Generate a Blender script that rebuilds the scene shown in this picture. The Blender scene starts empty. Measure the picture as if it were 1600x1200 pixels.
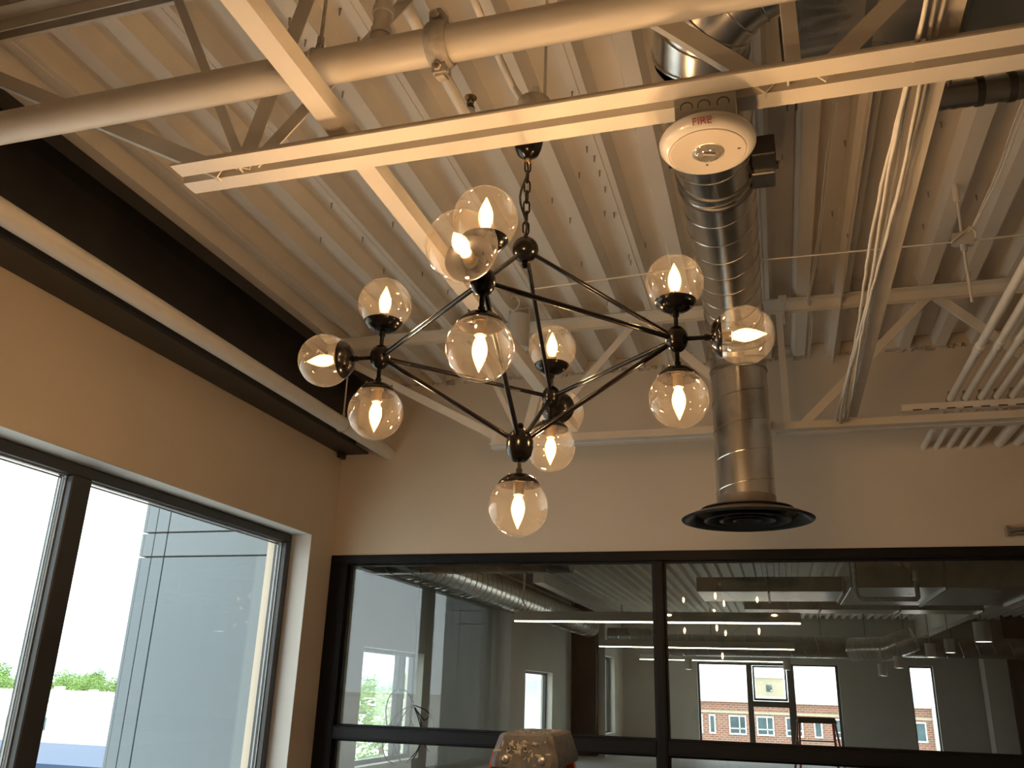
import bpy, math, random
from mathutils import Vector, Matrix
random.seed(7)
scene = bpy.context.scene
COL = scene.collection

# ------------------------------------------------------------------ camera
EYE = 1.6
F_PX = 1345.0
ROWS = ((0.95853333, 0.28336372, 0.03031279),
        (0.0676752, -0.32965975, 0.94167113),
        (0.27682834, -0.90057174, -0.33516655))      # world -> camera rotation
R3 = Matrix(ROWS)
cam_data = bpy.data.cameras.new('camera')
cam_data.sensor_fit = 'HORIZONTAL'
cam_data.sensor_width = 36.0
cam_data.lens = 36.0 * F_PX / 1600.0
cam_data.clip_start = 0.05
cam_data.clip_end = 6000
cam = bpy.data.objects.new('camera', cam_data)
COL.objects.link(cam)
cam.matrix_world = Matrix.Translation((0, 0, EYE)) @ R3.transposed().to_4x4()
scene.camera = cam

# ------------------------------------------------------------------ sky, sun, exposure
SKY_STRENGTH = 3.4
BULB_STRENGTH = 500.0
world = bpy.data.worlds.new('world')
scene.world = world
world.use_nodes = True
wn = world.node_tree.nodes
wn.clear()
wbg = wn.new('ShaderNodeBackground')
wbg.inputs[0].default_value = (0.90, 0.96, 1.0, 1)
wbg.inputs[1].default_value = SKY_STRENGTH
wout = wn.new('ShaderNodeOutputWorld')
world.node_tree.links.new(wbg.outputs[0], wout.inputs[0])

sun_data = bpy.data.lights.new('sun', 'SUN')
sun_data.energy = 4.0
sun_data.angle = math.radians(3)
sun_data.color = (1.0, 0.95, 0.86)
sun = bpy.data.objects.new('sun', sun_data)
COL.objects.link(sun)
sun.rotation_euler = Vector((-0.5, -0.35, -0.9)).to_track_quat('-Z', 'Y').to_euler()

scene.view_settings.view_transform = 'Standard'
scene.view_settings.look = 'None'
scene.view_settings.exposure = 0.42
scene.view_settings.gamma = 1.0
scene.view_settings.use_curve_mapping = False
cy = scene.cycles
cy.use_denoising = True
cy.max_bounces = 8
cy.diffuse_bounces = 4
cy.glossy_bounces = 4
cy.transmission_bounces = 4
cy.use_adaptive_sampling = True
cy.adaptive_threshold = 0.03
cy.transparent_max_bounces = 24
cy.sample_clamp_indirect = 6.0
cy.caustics_reflective = False
cy.caustics_refractive = False


def ray(px, py):
    d = R3.transposed() @ Vector((px - 800.0, 600.0 - py, -F_PX))
    return d.normalized()


def at_x(px, py, x):
    r = ray(px, py)
    return Vector((0, 0, EYE)) + r * (x / r.x)


def at_y(px, py, y):
    r = ray(px, py)
    return Vector((0, 0, EYE)) + r * (y / r.y)


def at_z(px, py, z):
    r = ray(px, py)
    return Vector((0, 0, EYE)) + r * ((z - EYE) / r.z)


# ------------------------------------------------------------------ materials
MATS = {}


def nt(name):
    m = bpy.data.materials.new(name)
    m.use_nodes = True
    n = m.node_tree
    n.nodes.clear()
    out = n.nodes.new('ShaderNodeOutputMaterial')
    return m, n, out


def pbr(name, color, rough=0.5, metal=0.0, vary=0.06, scale=6.0, bump=0.0, bump_scale=60.0, spec=0.5, color2=None,
        stretch=(1, 1, 1), detail=4.0):
    """principled surface whose colour drifts a little with object-space noise"""
    m, n, out = nt(name)
    L = n.links
    p = n.nodes.new('ShaderNodeBsdfPrincipled')
    p.inputs['Roughness'].default_value = rough
    p.inputs['Metallic'].default_value = metal
    p.inputs['Specular IOR Level'].default_value = spec
    tc = n.nodes.new('ShaderNodeTexCoord')
    mp = n.nodes.new('ShaderNodeMapping')
    mp.inputs['Scale'].default_value = stretch
    L.new(tc.outputs['Object'], mp.inputs['Vector'])
    nz = n.nodes.new('ShaderNodeTexNoise')
    nz.inputs['Scale'].default_value = scale
    nz.inputs['Detail'].default_value = detail
    L.new(mp.outputs[0], nz.inputs['Vector'])
    rp = n.nodes.new('ShaderNodeValToRGB')
    c2 = color2 if color2 else tuple(max(0.0, c * (1 - vary)) for c in color)
    c1 = color if color2 else tuple(min(1.0, c * (1 + vary)) for c in color)
    rp.color_ramp.elements[0].color = (*c2, 1)
    rp.color_ramp.elements[0].position = 0.3
    rp.color_ramp.elements[1].color = (*c1, 1)
    rp.color_ramp.elements[1].position = 0.7
    L.new(nz.outputs['Fac'], rp.inputs['Fac'])
    L.new(rp.outputs['Color'], p.inputs['Base Color'])
    if bump > 0:
        nb = n.nodes.new('ShaderNodeTexNoise')
        nb.inputs['Scale'].default_value = bump_scale
        nb.inputs['Detail'].default_value = 3
        L.new(mp.outputs[0], nb.inputs['Vector'])
        b = n.nodes.new('ShaderNodeBump')
        b.inputs['Strength'].default_value = bump
        b.inputs['Distance'].default_value = 0.01
        L.new(nb.outputs['Fac'], b.inputs['Height'])
        L.new(b.outputs['Normal'], p.inputs['Normal'])
    L.new(p.outputs[0], out.inputs[0])
    MATS[name] = m
    return m


def glass(name, tint, base_refl, edge_refl, power=4.0, bloom_haze=0.0):
    """thin clear glass: lets light straight through, mirrors more at grazing angles"""
    m, n, out = nt(name)
    L = n.links
    lw = n.nodes.new('ShaderNodeLayerWeight')
    lw.inputs['Blend'].default_value = 0.5
    pw = n.nodes.new('ShaderNodeMath')
    pw.operation = 'POWER'
    pw.inputs[1].default_value = power
    L.new(lw.outputs['Facing'], pw.inputs[0])
    ma = n.nodes.new('ShaderNodeMath')
    ma.operation = 'MULTIPLY_ADD'
    ma.inputs[1].default_value = edge_refl
    ma.inputs[2].default_value = base_refl
    L.new(pw.outputs[0], ma.inputs[0])
    t = n.nodes.new('ShaderNodeBsdfTransparent')
    t.inputs[0].default_value = (*tint, 1)
    g = n.nodes.new('ShaderNodeBsdfGlossy')
    g.inputs['Roughness'].default_value = 0.0
    g.inputs['Color'].default_value = (1, 1, 1, 1)
    mx = n.nodes.new('ShaderNodeMixShader')
    L.new(ma.outputs[0], mx.inputs[0])
    L.new(t.outputs[0], mx.inputs[1])
    L.new(g.outputs[0], mx.inputs[2])
    top = mx
    if bloom_haze > 0:  # pale scattering mixed into the glass to imitate bloom around the bulbs
        df_ = n.nodes.new('ShaderNodeBsdfDiffuse')
        df_.inputs[0].default_value = (0.85, 0.80, 0.72, 1)
        tl = n.nodes.new('ShaderNodeBsdfTranslucent')
        tl.inputs[0].default_value = (0.85, 0.80, 0.72, 1)
        ad = n.nodes.new('ShaderNodeMixShader')
        L.new(df_.outputs[0], ad.inputs[1])
        L.new(tl.outputs[0], ad.inputs[2])
        top = n.nodes.new('ShaderNodeMixShader')
        top.inputs[0].default_value = bloom_haze
        L.new(mx.outputs[0], top.inputs[1])
        L.new(ad.outputs[0], top.inputs[2])
    L.new(top.outputs[0], out.inputs[0])
    MATS[name] = m
    return m


def glow_glass(name, color, strength):
    """clear bulb envelope filled with a soft glow"""
    m, n, out = nt(name)
    e = n.nodes.new('ShaderNodeEmission')
    e.inputs[0].default_value = (*color, 1)
    e.inputs[1].default_value = strength
    t = n.nodes.new('ShaderNodeBsdfTransparent')
    a = n.nodes.new('ShaderNodeAddShader')
    n.links.new(e.outputs[0], a.inputs[0])
    n.links.new(t.outputs[0], a.inputs[1])
    n.links.new(a.outputs[0], out.inputs[0])
    MATS[name] = m
    return m


def emit(name, color, strength):
    m, n, out = nt(name)
    e = n.nodes.new('ShaderNodeEmission')
    e.inputs[0].default_value = (*color, 1)
    e.inputs[1].default_value = strength
    n.links.new(e.outputs[0], out.inputs[0])
    MATS[name] = m
    return m


def galvanized(name, color, rough, spangle=18.0, rough_var=0.12, bump=0.0):
    m, n, out = nt(name)
    L = n.links
    p = n.nodes.new('ShaderNodeBsdfPrincipled')
    p.inputs['Metallic'].default_value = 1.0
    tc = n.nodes.new('ShaderNodeTexCoord')
    v = n.nodes.new('ShaderNodeTexVoronoi')
    v.inputs['Scale'].default_value = spangle
    L.new(tc.outputs['Object'], v.inputs['Vector'])
    nz = n.nodes.new('ShaderNodeTexNoise')
    nz.inputs['Scale'].default_value = 5.0
    nz.inputs['Detail'].default_value = 5.0
    L.new(tc.outputs['Object'], nz.inputs['Vector'])
    rp = n.nodes.new('ShaderNodeValToRGB')
    rp.color_ramp.elements[0].color = (*[c * 0.72 for c in color], 1)
    rp.color_ramp.elements[0].position = 0.3
    rp.color_ramp.elements[1].color = (*color, 1)
    rp.color_ramp.elements[1].position = 0.65
    mixn = n.nodes.new('ShaderNodeMath')
    mixn.operation = 'MULTIPLY_ADD'
    mixn.inputs[1].default_value = 0.25
    L.new(v.outputs['Color'], mixn.inputs[0])
    L.new(nz.outputs['Fac'], mixn.inputs[2])
    L.new(mixn.outputs[0], rp.inputs['Fac'])
    L.new(rp.outputs['Color'], p.inputs['Base Color'])
    mr = n.nodes.new('ShaderNodeMath')
    mr.operation = 'MULTIPLY_ADD'
    mr.inputs[1].default_value = rough_var
    mr.inputs[2].default_value = rough - rough_var / 2
    L.new(nz.outputs['Fac'], mr.inputs[0])
    L.new(mr.outputs[0], p.inputs['Roughness'])
    if bump > 0:
        nb = n.nodes.new('ShaderNodeTexNoise')
        nb.inputs['Scale'].default_value = 3.0
        nb.inputs['Detail'].default_value = 2.0
        nb.inputs['Distortion'].default_value = 1.2
        L.new(tc.outputs['Object'], nb.inputs['Vector'])
        b = n.nodes.new('ShaderNodeBump')
        b.inputs['Strength'].default_value = bump
        b.inputs['Distance'].default_value = 0.05
        L.new(nb.outputs['Fac'], b.inputs['Height'])
        L.new(b.outputs['Normal'], p.inputs['Normal'])
    L.new(p.outputs[0], out.inputs[0])
    MATS[name] = m
    return m


pbr('deck_paint', (0.75, 0.69, 0.60), 0.55, vary=0.05, scale=3, bump=0.05, bump_scale=40)
pbr('steel_paint', (0.74, 0.69, 0.61), 0.45, vary=0.05, scale=5, bump=0.04, bump_scale=60)
pbr('pipe_paint', (0.76, 0.71, 0.63), 0.42, vary=0.04, scale=8, bump=0.03, bump_scale=90)
pbr('wall_paint', (0.70, 0.595, 0.465), 0.75, vary=0.025, scale=2, bump=0.05, bump_scale=220)
pbr('reveal_paint', (0.66, 0.64, 0.60), 0.7, vary=0.02, scale=2, bump=0.04, bump_scale=220)
pbr('back_room_paint', (0.50, 0.49, 0.45), 0.8, vary=0.04, scale=2, bump=0.04, bump_scale=200)
pbr('back_room_light_paint', (0.68, 0.65, 0.58), 0.8, vary=0.04, scale=2, bump=0.04, bump_scale=200)
pbr('black_steel', (0.030, 0.028, 0.027), 0.45, vary=0.2, scale=4, bump=0.03)
pbr('black_frame', (0.006, 0.006, 0.0065), 0.45, vary=0.1, scale=4, spec=0.25)
pbr('window_frame_metal', (0.045, 0.047, 0.05), 0.4, vary=0.1, scale=6)
pbr('gasket', (0.35, 0.37, 0.37), 0.35, metal=0.4, vary=0.1)
pbr('black_wall_paint', (0.006, 0.006, 0.006), 0.6, vary=0.1)
pbr('satin_black', (0.007, 0.006, 0.006), 0.20, vary=0.15, scale=20, spec=0.35)
pbr('socket_metal', (0.55, 0.42, 0.26), 0.35, metal=0.9, vary=0.15, scale=60)
pbr('concrete', (0.30, 0.28, 0.26), 0.6, vary=0.12, scale=1.5, bump=0.1, bump_scale=30)
pbr('white_plastic', (0.52, 0.505, 0.475), 0.22, vary=0.02)
pbr('strobe_face', (0.38, 0.345, 0.30), 0.5, vary=0.02)
pbr('red_print', (0.22, 0.015, 0.012), 0.5, vary=0.05)
pbr('cable_white', (0.70, 0.67, 0.60), 0.5, vary=0.05, scale=30)
pbr('lens_inner', (0.30, 0.29, 0.27), 0.3, metal=0.4, vary=0.25, scale=70)
pbr('brass', (0.50, 0.30, 0.12), 0.35, metal=1.0, vary=0.2, scale=60)
pbr('iron_paint', (0.50, 0.46, 0.40), 0.5, vary=0.25, scale=30, bump=0.3, bump_scale=80)
pbr('screw_metal', (0.38, 0.33, 0.27), 0.5, metal=0.5, vary=0.2, scale=80)
pbr('dark_box', (0.06, 0.055, 0.05), 0.45, metal=0.5, vary=0.2, scale=20)
pbr('sealant', (0.50, 0.43, 0.34), 0.9, vary=0.4, scale=18, bump=0.7, bump_scale=40)
pbr('chrome', (0.62, 0.60, 0.57), 0.18, metal=1.0, vary=0.08)
pbr('diffuser_black', (0.022, 0.024, 0.026), 0.32, vary=0.15, scale=12)
pbr('diffuser_top', (0.30, 0.26, 0.22), 0.4, metal=0.7, vary=0.15, scale=12)
pbr('ladder_orange', (0.62, 0.09, 0.03), 0.45, vary=0.12, scale=14, bump=0.1)
pbr('ladder_metal', (0.55, 0.54, 0.52), 0.4, metal=0.9, vary=0.15, scale=20)
pbr('ladder_black', (0.02, 0.018, 0.016), 0.5, vary=0.3, scale=16)
pbr('dry_mud', (0.42, 0.40, 0.37), 0.9, vary=0.1, scale=40, bump=0.5, bump_scale=90)
pbr('cap_plastic', (0.145, 0.15, 0.16), 0.75, scale=34, bump=0.25, bump_scale=60, color2=(0.075, 0.078, 0.085))
pbr('wire_black', (0.015, 0.014, 0.013), 0.5, vary=0.2)
pbr('panel_blue_grey', (0.150, 0.183, 0.205), 0.5, vary=0.03, scale=0.6)
pbr('panel_joint', (0.02, 0.022, 0.024), 0.7)
pbr('ground_mix', (0.38, 0.37, 0.34), 0.9, scale=0.02, color2=(0.62, 0.60, 0.57), detail=8)
pbr('grass_green', (0.20, 0.30, 0.09), 0.9, vary=0.25, scale=0.1)
pbr('leaf_green', (0.23, 0.36, 0.09), 0.7, scale=0.6, color2=(0.12, 0.21, 0.05))
pbr('bark', (0.12, 0.085, 0.06), 0.9, vary=0.3, scale=4, bump=0.4, bump_scale=20)
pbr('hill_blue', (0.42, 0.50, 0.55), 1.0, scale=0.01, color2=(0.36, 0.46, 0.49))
pbr('pale_wall', (0.66, 0.63, 0.58), 0.8, vary=0.06, scale=0.4)
pbr('pale_roof', (0.72, 0.71, 0.69), 0.8, vary=0.06, scale=0.3)
pbr('blue_roof', (0.014, 0.040, 0.10), 0.6, vary=0.06, scale=0.3)
pbr('tan_wall', (0.48, 0.42, 0.30), 0.8, vary=0.06, scale=0.4)
pbr('white_trim', (0.75, 0.75, 0.73), 0.6, vary=0.03)
pbr('far_glass', (0.10, 0.17, 0.19), 0.15, scale=0.8, color2=(0.04, 0.06, 0.07))
pbr('car_paint', (0.06, 0.065, 0.07), 0.25, vary=0.1)
pbr('roof_slab_grey', (0.2, 0.2, 0.2), 0.9)  # plain grey of the roof slab over the ribbed deck
galvanized('galvanized', (0.62, 0.60, 0.56), 0.25)
galvanized('galvanized_dull', (0.33, 0.32, 0.30), 0.36)
galvanized('foil', (0.74, 0.69, 0.60), 0.28, spangle=5, bump=0.4)
galvanized('galvanized_box', (0.30, 0.29, 0.27), 0.42, spangle=60)
glass('globe_glass', (0.98, 0.95, 0.90), 0.05, 0.45, 3.5, bloom_haze=0.008)  # slight veil stands in for the warm glow filling the globes
glass('pane_glass', (0.93, 0.96, 0.95), 0.06, 0.85, 5.0)
glass('partition_glass', (0.90, 0.93, 0.92), 0.050, 0.85, 5.0)
glass('lens_glass', (0.95, 0.93, 0.90), 0.14, 0.6, 3.0)
emit('filament_glow', (1.0, 0.60, 0.285), BULB_STRENGTH)
glow_glass('bulb_envelope', (1.0, 0.55, 0.18), 2.2)
emit('tube_glow', (1.0, 0.86, 0.62), 9.0)
emit('can_glow', (1.0, 0.93, 0.80), 5.0)


def brick_material():
    m, n, out = nt('brick_wall')
    L = n.links
    p = n.nodes.new('ShaderNodeBsdfPrincipled')
    p.inputs['Roughness'].default_value = 0.85
    tc = n.nodes.new('ShaderNodeTexCoord')
    mp = n.nodes.new('ShaderNodeMapping')
    mp.inputs['Rotation'].default_value = (math.radians(90), 0, 0)
    L.new(tc.outputs['Object'], mp.inputs['Vector'])
    b = n.nodes.new('ShaderNodeTexBrick')
    b.inputs['Color1'].default_value = (0.33, 0.135, 0.085, 1)
    b.inputs['Color2'].default_value = (0.26, 0.105, 0.07, 1)
    b.inputs['Mortar'].default_value = (0.42, 0.34, 0.28, 1)
    b.inputs['Scale'].default_value = 1.0
    b.inputs['Brick Width'].default_value = 0.4
    b.inputs['Row Height'].default_value = 0.16
    b.inputs['Mortar Size'].default_value = 0.02
    L.new(mp.outputs[0], b.inputs['Vector'])
    L.new(b.outputs['Color'], p.inputs['Base Color'])
    L.new(p.outputs[0], out.inputs[0])
    MATS['brick_wall'] = m


brick_material()


# ------------------------------------------------------------------ mesh building
def frame_of(d):
    d = Vector(d).normalized()
    a = Vector((0, 0, 1)) if abs(d.z) < 0.95 else Vector((1, 0, 0))
    u = d.cross(a).normalized()
    return u, d.cross(u).normalized(), d


class MB:
    def __init__(self):
        self.v, self.f, self.mi = [], [], []

    def add(self, verts, faces):
        o = len(self.v)
        self.v += [tuple(p) for p in verts]
        self.f += [tuple(i + o for i in q) for q in faces]
        return self

    def box(self, x0, x1, y0, y1, z0, z1):
        x0, x1 = min(x0, x1), max(x0, x1)
        y0, y1 = min(y0, y1), max(y0, y1)
        z0, z1 = min(z0, z1), max(z0, z1)
        v = [(x0, y0, z0), (x1, y0, z0), (x1, y1, z0), (x0, y1, z0), (x0, y0, z1), (x1, y0, z1), (x1, y1, z1), (x0, y1, z1)]
        return self.add(v, [(0, 3, 2, 1), (4, 5, 6, 7), (0, 1, 5, 4), (1, 2, 6, 5), (2, 3, 7, 6), (3, 0, 4, 7)])

    def cbox(self, x0, x1, y0, y1, z0, z1, c=0.004):
        """box with chamfered edges"""
        x0, x1 = min(x0, x1), max(x0, x1)
        y0, y1 = min(y0, y1), max(y0, y1)
        z0, z1 = min(z0, z1), max(z0, z1)
        c = min(c, (x1 - x0) * .45, (y1 - y0) * .45, (z1 - z0) * .45)
        X, Y, Z = (x0, x1), (y0, y1), (z0, z1)
        v, idx = [], {}
        for i in (0, 1):
            for j in (0, 1):
                for k in (0, 1):
                    s = [1 if q else -1 for q in (i, j, k)]
                    for a in range(3):
                        p = [X[i], Y[j], Z[k]]
                        for b in range(3):
                            if b != a:
                                p[b] -= s[b] * c
                        idx[(i, j, k, a)] = len(v)
                        v.append(tuple(p))
        f = []
        for i in (0, 1):
            q = [idx[(i, 0, 0, 0)], idx[(i, 1, 0, 0)], idx[(i, 1, 1, 0)], idx[(i, 0, 1, 0)]]
            f.append(q if i else q[::-1])
            q = [idx[(0, i, 0, 1)], idx[(0, i, 1, 1)], idx[(1, i, 1, 1)], idx[(1, i, 0, 1)]]
            f.append(q if i else q[::-1])
            q = [idx[(0, 0, i, 2)], idx[(1, 0, i, 2)], idx[(1, 1, i, 2)], idx[(0, 1, i, 2)]]
            f.append(q if i else q[::-1])
        for i in (0, 1):
            for j in (0, 1):
                q = [idx[(i, j, 0, 0)], idx[(i, j, 0, 1)], idx[(i, j, 1, 1)], idx[(i, j, 1, 0)]]
                f.append(q if i == j else q[::-1])
                q = [idx[(i, 0, j, 0)], idx[(i, 1, j, 0)], idx[(i, 1, j, 2)], idx[(i, 0, j, 2)]]
                f.append(q[::-1] if i == j else q)
                q = [idx[(0, i, j, 1)], idx[(1, i, j, 1)], idx[(1, i, j, 2)], idx[(0, i, j, 2)]]
                f.append(q if i != j else q[::-1])
                for k in (0, 1):
                    q = [idx[(i, j, k, 0)], idx[(i, j, k, 1)], idx[(i, j, k, 2)]]
                    f.append(q if (i + j + k) % 2 else q[::-1])
        return self.add(v, f)

    def bar(self, p0, p1, w, h, up=(0, 0, 1)):
        """straight bar of section w (across) x h (along up) from p0 to p1"""
        p0, p1 = Vector(p0), Vector(p1)
        d = (p1 - p0).normalized()
        a = d.cross(Vector(up))
        if a.length < 1e-4:
            a = d.cross(Vector((1, 0, 0)))
        a.normalize()
        b = a.cross(d).normalized()
        v = []
        for p in (p0, p1):
            for s, t in ((-1, -1), (1, -1), (1, 1), (-1, 1)):
                v.append(p + a * (s * w / 2) + b * (t * h / 2))
        return self.add(v, [(0, 3, 2, 1), (4, 5, 6, 7), (0, 1, 5, 4), (1, 2, 6, 5), (2, 3, 7, 6), (3, 0, 4, 7)][::1])

    def tube(self, pts, r, n=12, caps=True, closed=False):
        pts = [Vector(p) for p in pts]
        m = len(pts)
        rr = r if isinstance(r, (list, tuple)) else [r] * m
        rings = []
        u = None
        for i, p in enumerate(pts):
            if closed:
                d = (pts[(i + 1) % m] - pts[i - 1]).normalized()
            elif i == 0:
                d = (pts[1] - p).normalized()
            elif i == m - 1:
                d = (p - pts[-2]).normalized()
            else:
                d = ((pts[i + 1] - p).normalized() + (p - pts[i - 1]).normalized()).normalized()
            if u is None:
                u = frame_of(d)[0]
            u = (u - d * u.dot(d))
            u = u.normalized() if u.length > 1e-6 else frame_of(d)[0]
            w = d.cross(u)
            rings.append([p + (u * math.cos(2 * math.pi * k / n) + w * math.sin(2 * math.pi * k / n)) * rr[i] for k in range(n)])
        v = [q for rg in rings for q in rg]
        f = []
        cnt = m if closed else m - 1
        for i in range(cnt):
            for k in range(n):
                a, b = i * n + k, i * n + (k + 1) % n
                j = (i + 1) % m
                f.append((a, b, j * n + (k + 1) % n, j * n + k))
        if caps and not closed:
            f.append(tuple(range(n))[::-1])
            f.append(tuple(range((m - 1) * n, m * n)))
        return self.add(v, f)

    def lathe(self, prof, origin=(0, 0, 0), axis=(0, 0, 1), n=24, holes=()):
        """profile of (radius, height) revolved about axis through origin"""
        o = Vector(origin)
        u, w, d = frame_of(axis)
        v, f, rows = [], [], []
        for r, h in prof:
            if r < 1e-6:
                rows.append([len(v)])
                v.append(o + d * h)
            else:
                rows.append(list(range(len(v), len(v) + n)))
                for k in range(n):
                    a = 2 * math.pi * k / n
                    v.append(o + d * h + (u * math.cos(a) + w * math.sin(a)) * r)
        for bi, (A, B) in enumerate(zip(rows, rows[1:])):
            if len(A) == 1 and len(B) == 1:
                continue
            for k in range(n):
                k2 = (k + 1) % n
                if (bi, k) in holes:
                    continue
                if len(A) == 1:
                    f.append((A[0], B[k2], B[k])[::-1])
                elif len(B) == 1:
                    f.append((A[k], A[k2], B[0]))
                else:
                    f.append((A[k], A[k2], B[k2], B[k]))
        return self.add(v, f)

    def build(self, name, mat, parent=None, smooth=False, angle=35, col=COL):
        me = bpy.data.meshes.new(name)
        me.from_pydata([tuple(p) for p in self.v], [], self.f)
        me.validate()
        if smooth:
            me.polygons.foreach_set('use_smooth', [True] * len(me.polygons))
            me.set_sharp_from_angle(angle=math.radians(angle))
        me.materials.append(MATS[mat])
        me.update()
        o = bpy.data.objects.new(name, me)
        col.objects.link(o)
        if parent is not None:
            adopt(o, parent)
        return o


WM = {}


def world_loc(o):
    p = Vector(o.location)
    q = o
    while q.parent is not None:
        p = p + q.matrix_parent_inverse.translation + Vector(q.parent.location)
        q = q.parent
    return p


def adopt(o, parent):
    """parent o, keeping it where it was built in world space (parents are only ever moved, not turned)"""
    base = world_loc(parent)
    o.parent = parent
    o.matrix_parent_inverse = Matrix.Translation(-base)


def tag(o, label=None, cat=None, group=None, kind=None):
    if label:
        o['label'] = label
    if cat:
        o['category'] = cat
    if group:
        o['group'] = group
    if kind:
        o['kind'] = kind
    return o


def empty(name, loc=(0, 0, 0)):
    e = bpy.data.objects.new(name, None)
    e.location = loc
    e.empty_display_size = 0.1
    COL.objects.link(e)
    return e


def thing(name, label, cat, loc=(0, 0, 0), group=None):
    return tag(empty(name, loc), label, cat, group)


def copy_tree(o, delta, label=None, parent=None):
    c = o.copy()
    COL.objects.link(c)
    if parent is None:
        c.location = Vector(o.location) + Vector(delta)
        if label:
            c['label'] = label
    else:
        c.parent = parent
    for ch in list(o.children):
        copy_tree(ch, delta, None, c)
    return c


def struct(o, label=None):
    o['kind'] = 'structure'
    if label:
        o['label'] = label
    return o


# ------------------------------------------------------------------ room shell
D = 6.0          # face of the wall with the glazed screen
XW = -3.246      # face of the window wall
XR = 3.7         # wall out of frame on the other side
YR = -2.6        # wall behind the camera
ZD = 3.885       # underside of the roof deck
BX0, BX1, BY1 = -5.6, 9.0, 28.0   # the open office beyond

struct(MB().box(XW - 0.4, XR + 0.2, YR - 0.2, D + 0.12, -0.2, 0.0).build('floor', 'concrete'), 'grey concrete floor of the room')
struct(MB().box(XR, XR + 0.15, YR, D, 0, ZD).build('wall_right', 'wall_paint'), 'plain beige painted wall')
struct(MB().box(XW - 0.35, XR + 0.15, YR - 0.15, YR, 0, ZD + 0.1).build('wall_rear', 'wall_paint'), 'plain beige painted wall')

# window wall with its deep opening
WY0, WY1, WZ0, WZ1 = 1.20, 5.667, 0.75, 2.642
w = MB()
w.box(XW - 0.36, XW, YR, WY0, 0, ZD)
w.box(XW - 0.36, XW, WY1, D + 0.12, 0, ZD)
w.box(XW - 0.36, XW, WY0, WY1, WZ1, ZD)
w.box(XW - 0.36, XW, WY0, WY1, 0, WZ0)
wall_left = struct(w.build('wall_left', 'wall_paint'), 'beige painted wall above and around the big window')
rv = MB()
t = 0.006
rv.box(XW - 0.18, XW - 0.0005, WY1 - t, WY1 - 0.0005, WZ0, WZ1)
rv.box(XW - 0.18, XW - 0.0005, WY0 + 0.0005, WY0 + t, WZ0, WZ1)
rv.box(XW - 0.18, XW - 0.0005, WY0 + t, WY1 - t, WZ1 - t, WZ1 - 0.0005)
rv.box(XW - 0.18, XW + 0.02, WY0 + t, WY1 - t, WZ0 + 0.0005, WZ0 + 0.02)
rv.build('reveal', 'reveal_paint', wall_left)

# wall with the glazed screen
FZ1 = 2.534
FX0, FX1 = -3.244, 3.69
w = MB()
w.box(XW, XR, D, D + 0.12, FZ1, ZD + 0.09)
wall_back = struct(w.build('wall_back', 'wall_paint'), 'beige painted wall above the black glazed screen')
# ragged fire sealant where the deck meets the wall
sl = MB()
x = XW + 0.02
while x < 3.6:
    wd = random.uniform(0.03, 0.10)
    if random.random() < 0.72:
        h0 = ZD - random.uniform(0.0, 0.014)
        dpt = random.uniform(0.008, 0.03)
        n = 5
        vs, fs = [], []
        for i in range(n):
            xx = x + wd * i / (n - 1)
            vs += [(xx, D - dpt * random.uniform(.4, 1), h0 + random.uniform(-.015, .015)), (xx, D - dpt * random.uniform(.5, 1.2), ZD + 0.01), (xx, D + 0.005, h0 + random.uniform(-.02, 0))]
        for i in range(n - 1):
            a, b = i * 3, i * 3 + 3
            fs += [(a, b, b + 1, a + 1), (a + 2, b + 2, b, a)]
        sl.add(vs, fs)
    x += wd * random.uniform(0.8, 1.3)
s = sl.build('fire_sealant', 'sealant', wall_back, smooth=True)
s['kind'] = 'stuff'
s['label'] = 'ragged brown fire sealant along the roof deck'

# glazed screen: black frame members and panes
screen = struct(empty('window_2', (-0.75, D + 0.03, 0)), 'black framed glass screen to the office beyond')


def member(name, x0, x1, z0, z1, y0=D - 0.012, y1=D + 0.10):
    o = MB().cbox(x0, x1, y0, y1, z0, z1, 0.004).build(name, 'black_frame', screen)
    b = MB().cbox(x0 + 0.012, x1 - 0.012, y0 - 0.004, y0 + 0.004, z0 + 0.012, z1 - 0.012, 0.002).build('cover_strip', 'black_frame', o)
    return o


FT = FZ1 - 0.068
member('head_rail', FX0, FX1, FT, FZ1)
member('stile', FX0, -3.10, 0.0, FT)
mulls = [(-0.793, -0.722), (1.53, 1.60), (3.62, 3.69)]
for a, b in mulls:
    member('mullion', a, b, 0.0, FT)
spans = [(-3.10, -0.793), (-0.722, 1.53), (1.60, 3.62)]
for a, b in spans:
    member('transom', a, b, 1.236, 1.326)
    member('bottom_rail', a, b, 0.0, 0.10)
    for z0, z1 in ((1.326, FT), (0.10, 1.236)):
        gk = MB()
        gk.box(a, a + 0.012, D + 0.03, D + 0.06, z0, z1)
        gk.box(b - 0.012, b, D + 0.03, D + 0.06, z0, z1)
        gk.box(a + 0.012, b - 0.012, D + 0.03, D + 0.06, z0, z0 + 0.012)
        gk.box(a + 0.012, b - 0.012, D + 0.03, D + 0.06, z1 - 0.012, z1)
        pn = MB().box(a + 0.003, b - 0.003, D + 0.041, D + 0.049, z0 + 0.003, z1 - 0.003).build('pane', 'partition_glass', screen)
        gk.build('glazing_bead', 'black_frame', pn)

# ------------------------------------------------------------------ big window in the left wall
win = struct(empty('window_1', (XW - 0.2, 3.4, WZ0)), 'tall dark framed window looking outdoors')
gx0, gx1 = XW - 0.26, XW - 0.155
fr = MB()


def wmem(name, y0, y1, z0, z1, parent=win):
    return MB().cbox(gx0, gx1, y0, y1, z0, z1, 0.006).build(name, 'window_frame_metal', parent)


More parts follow.
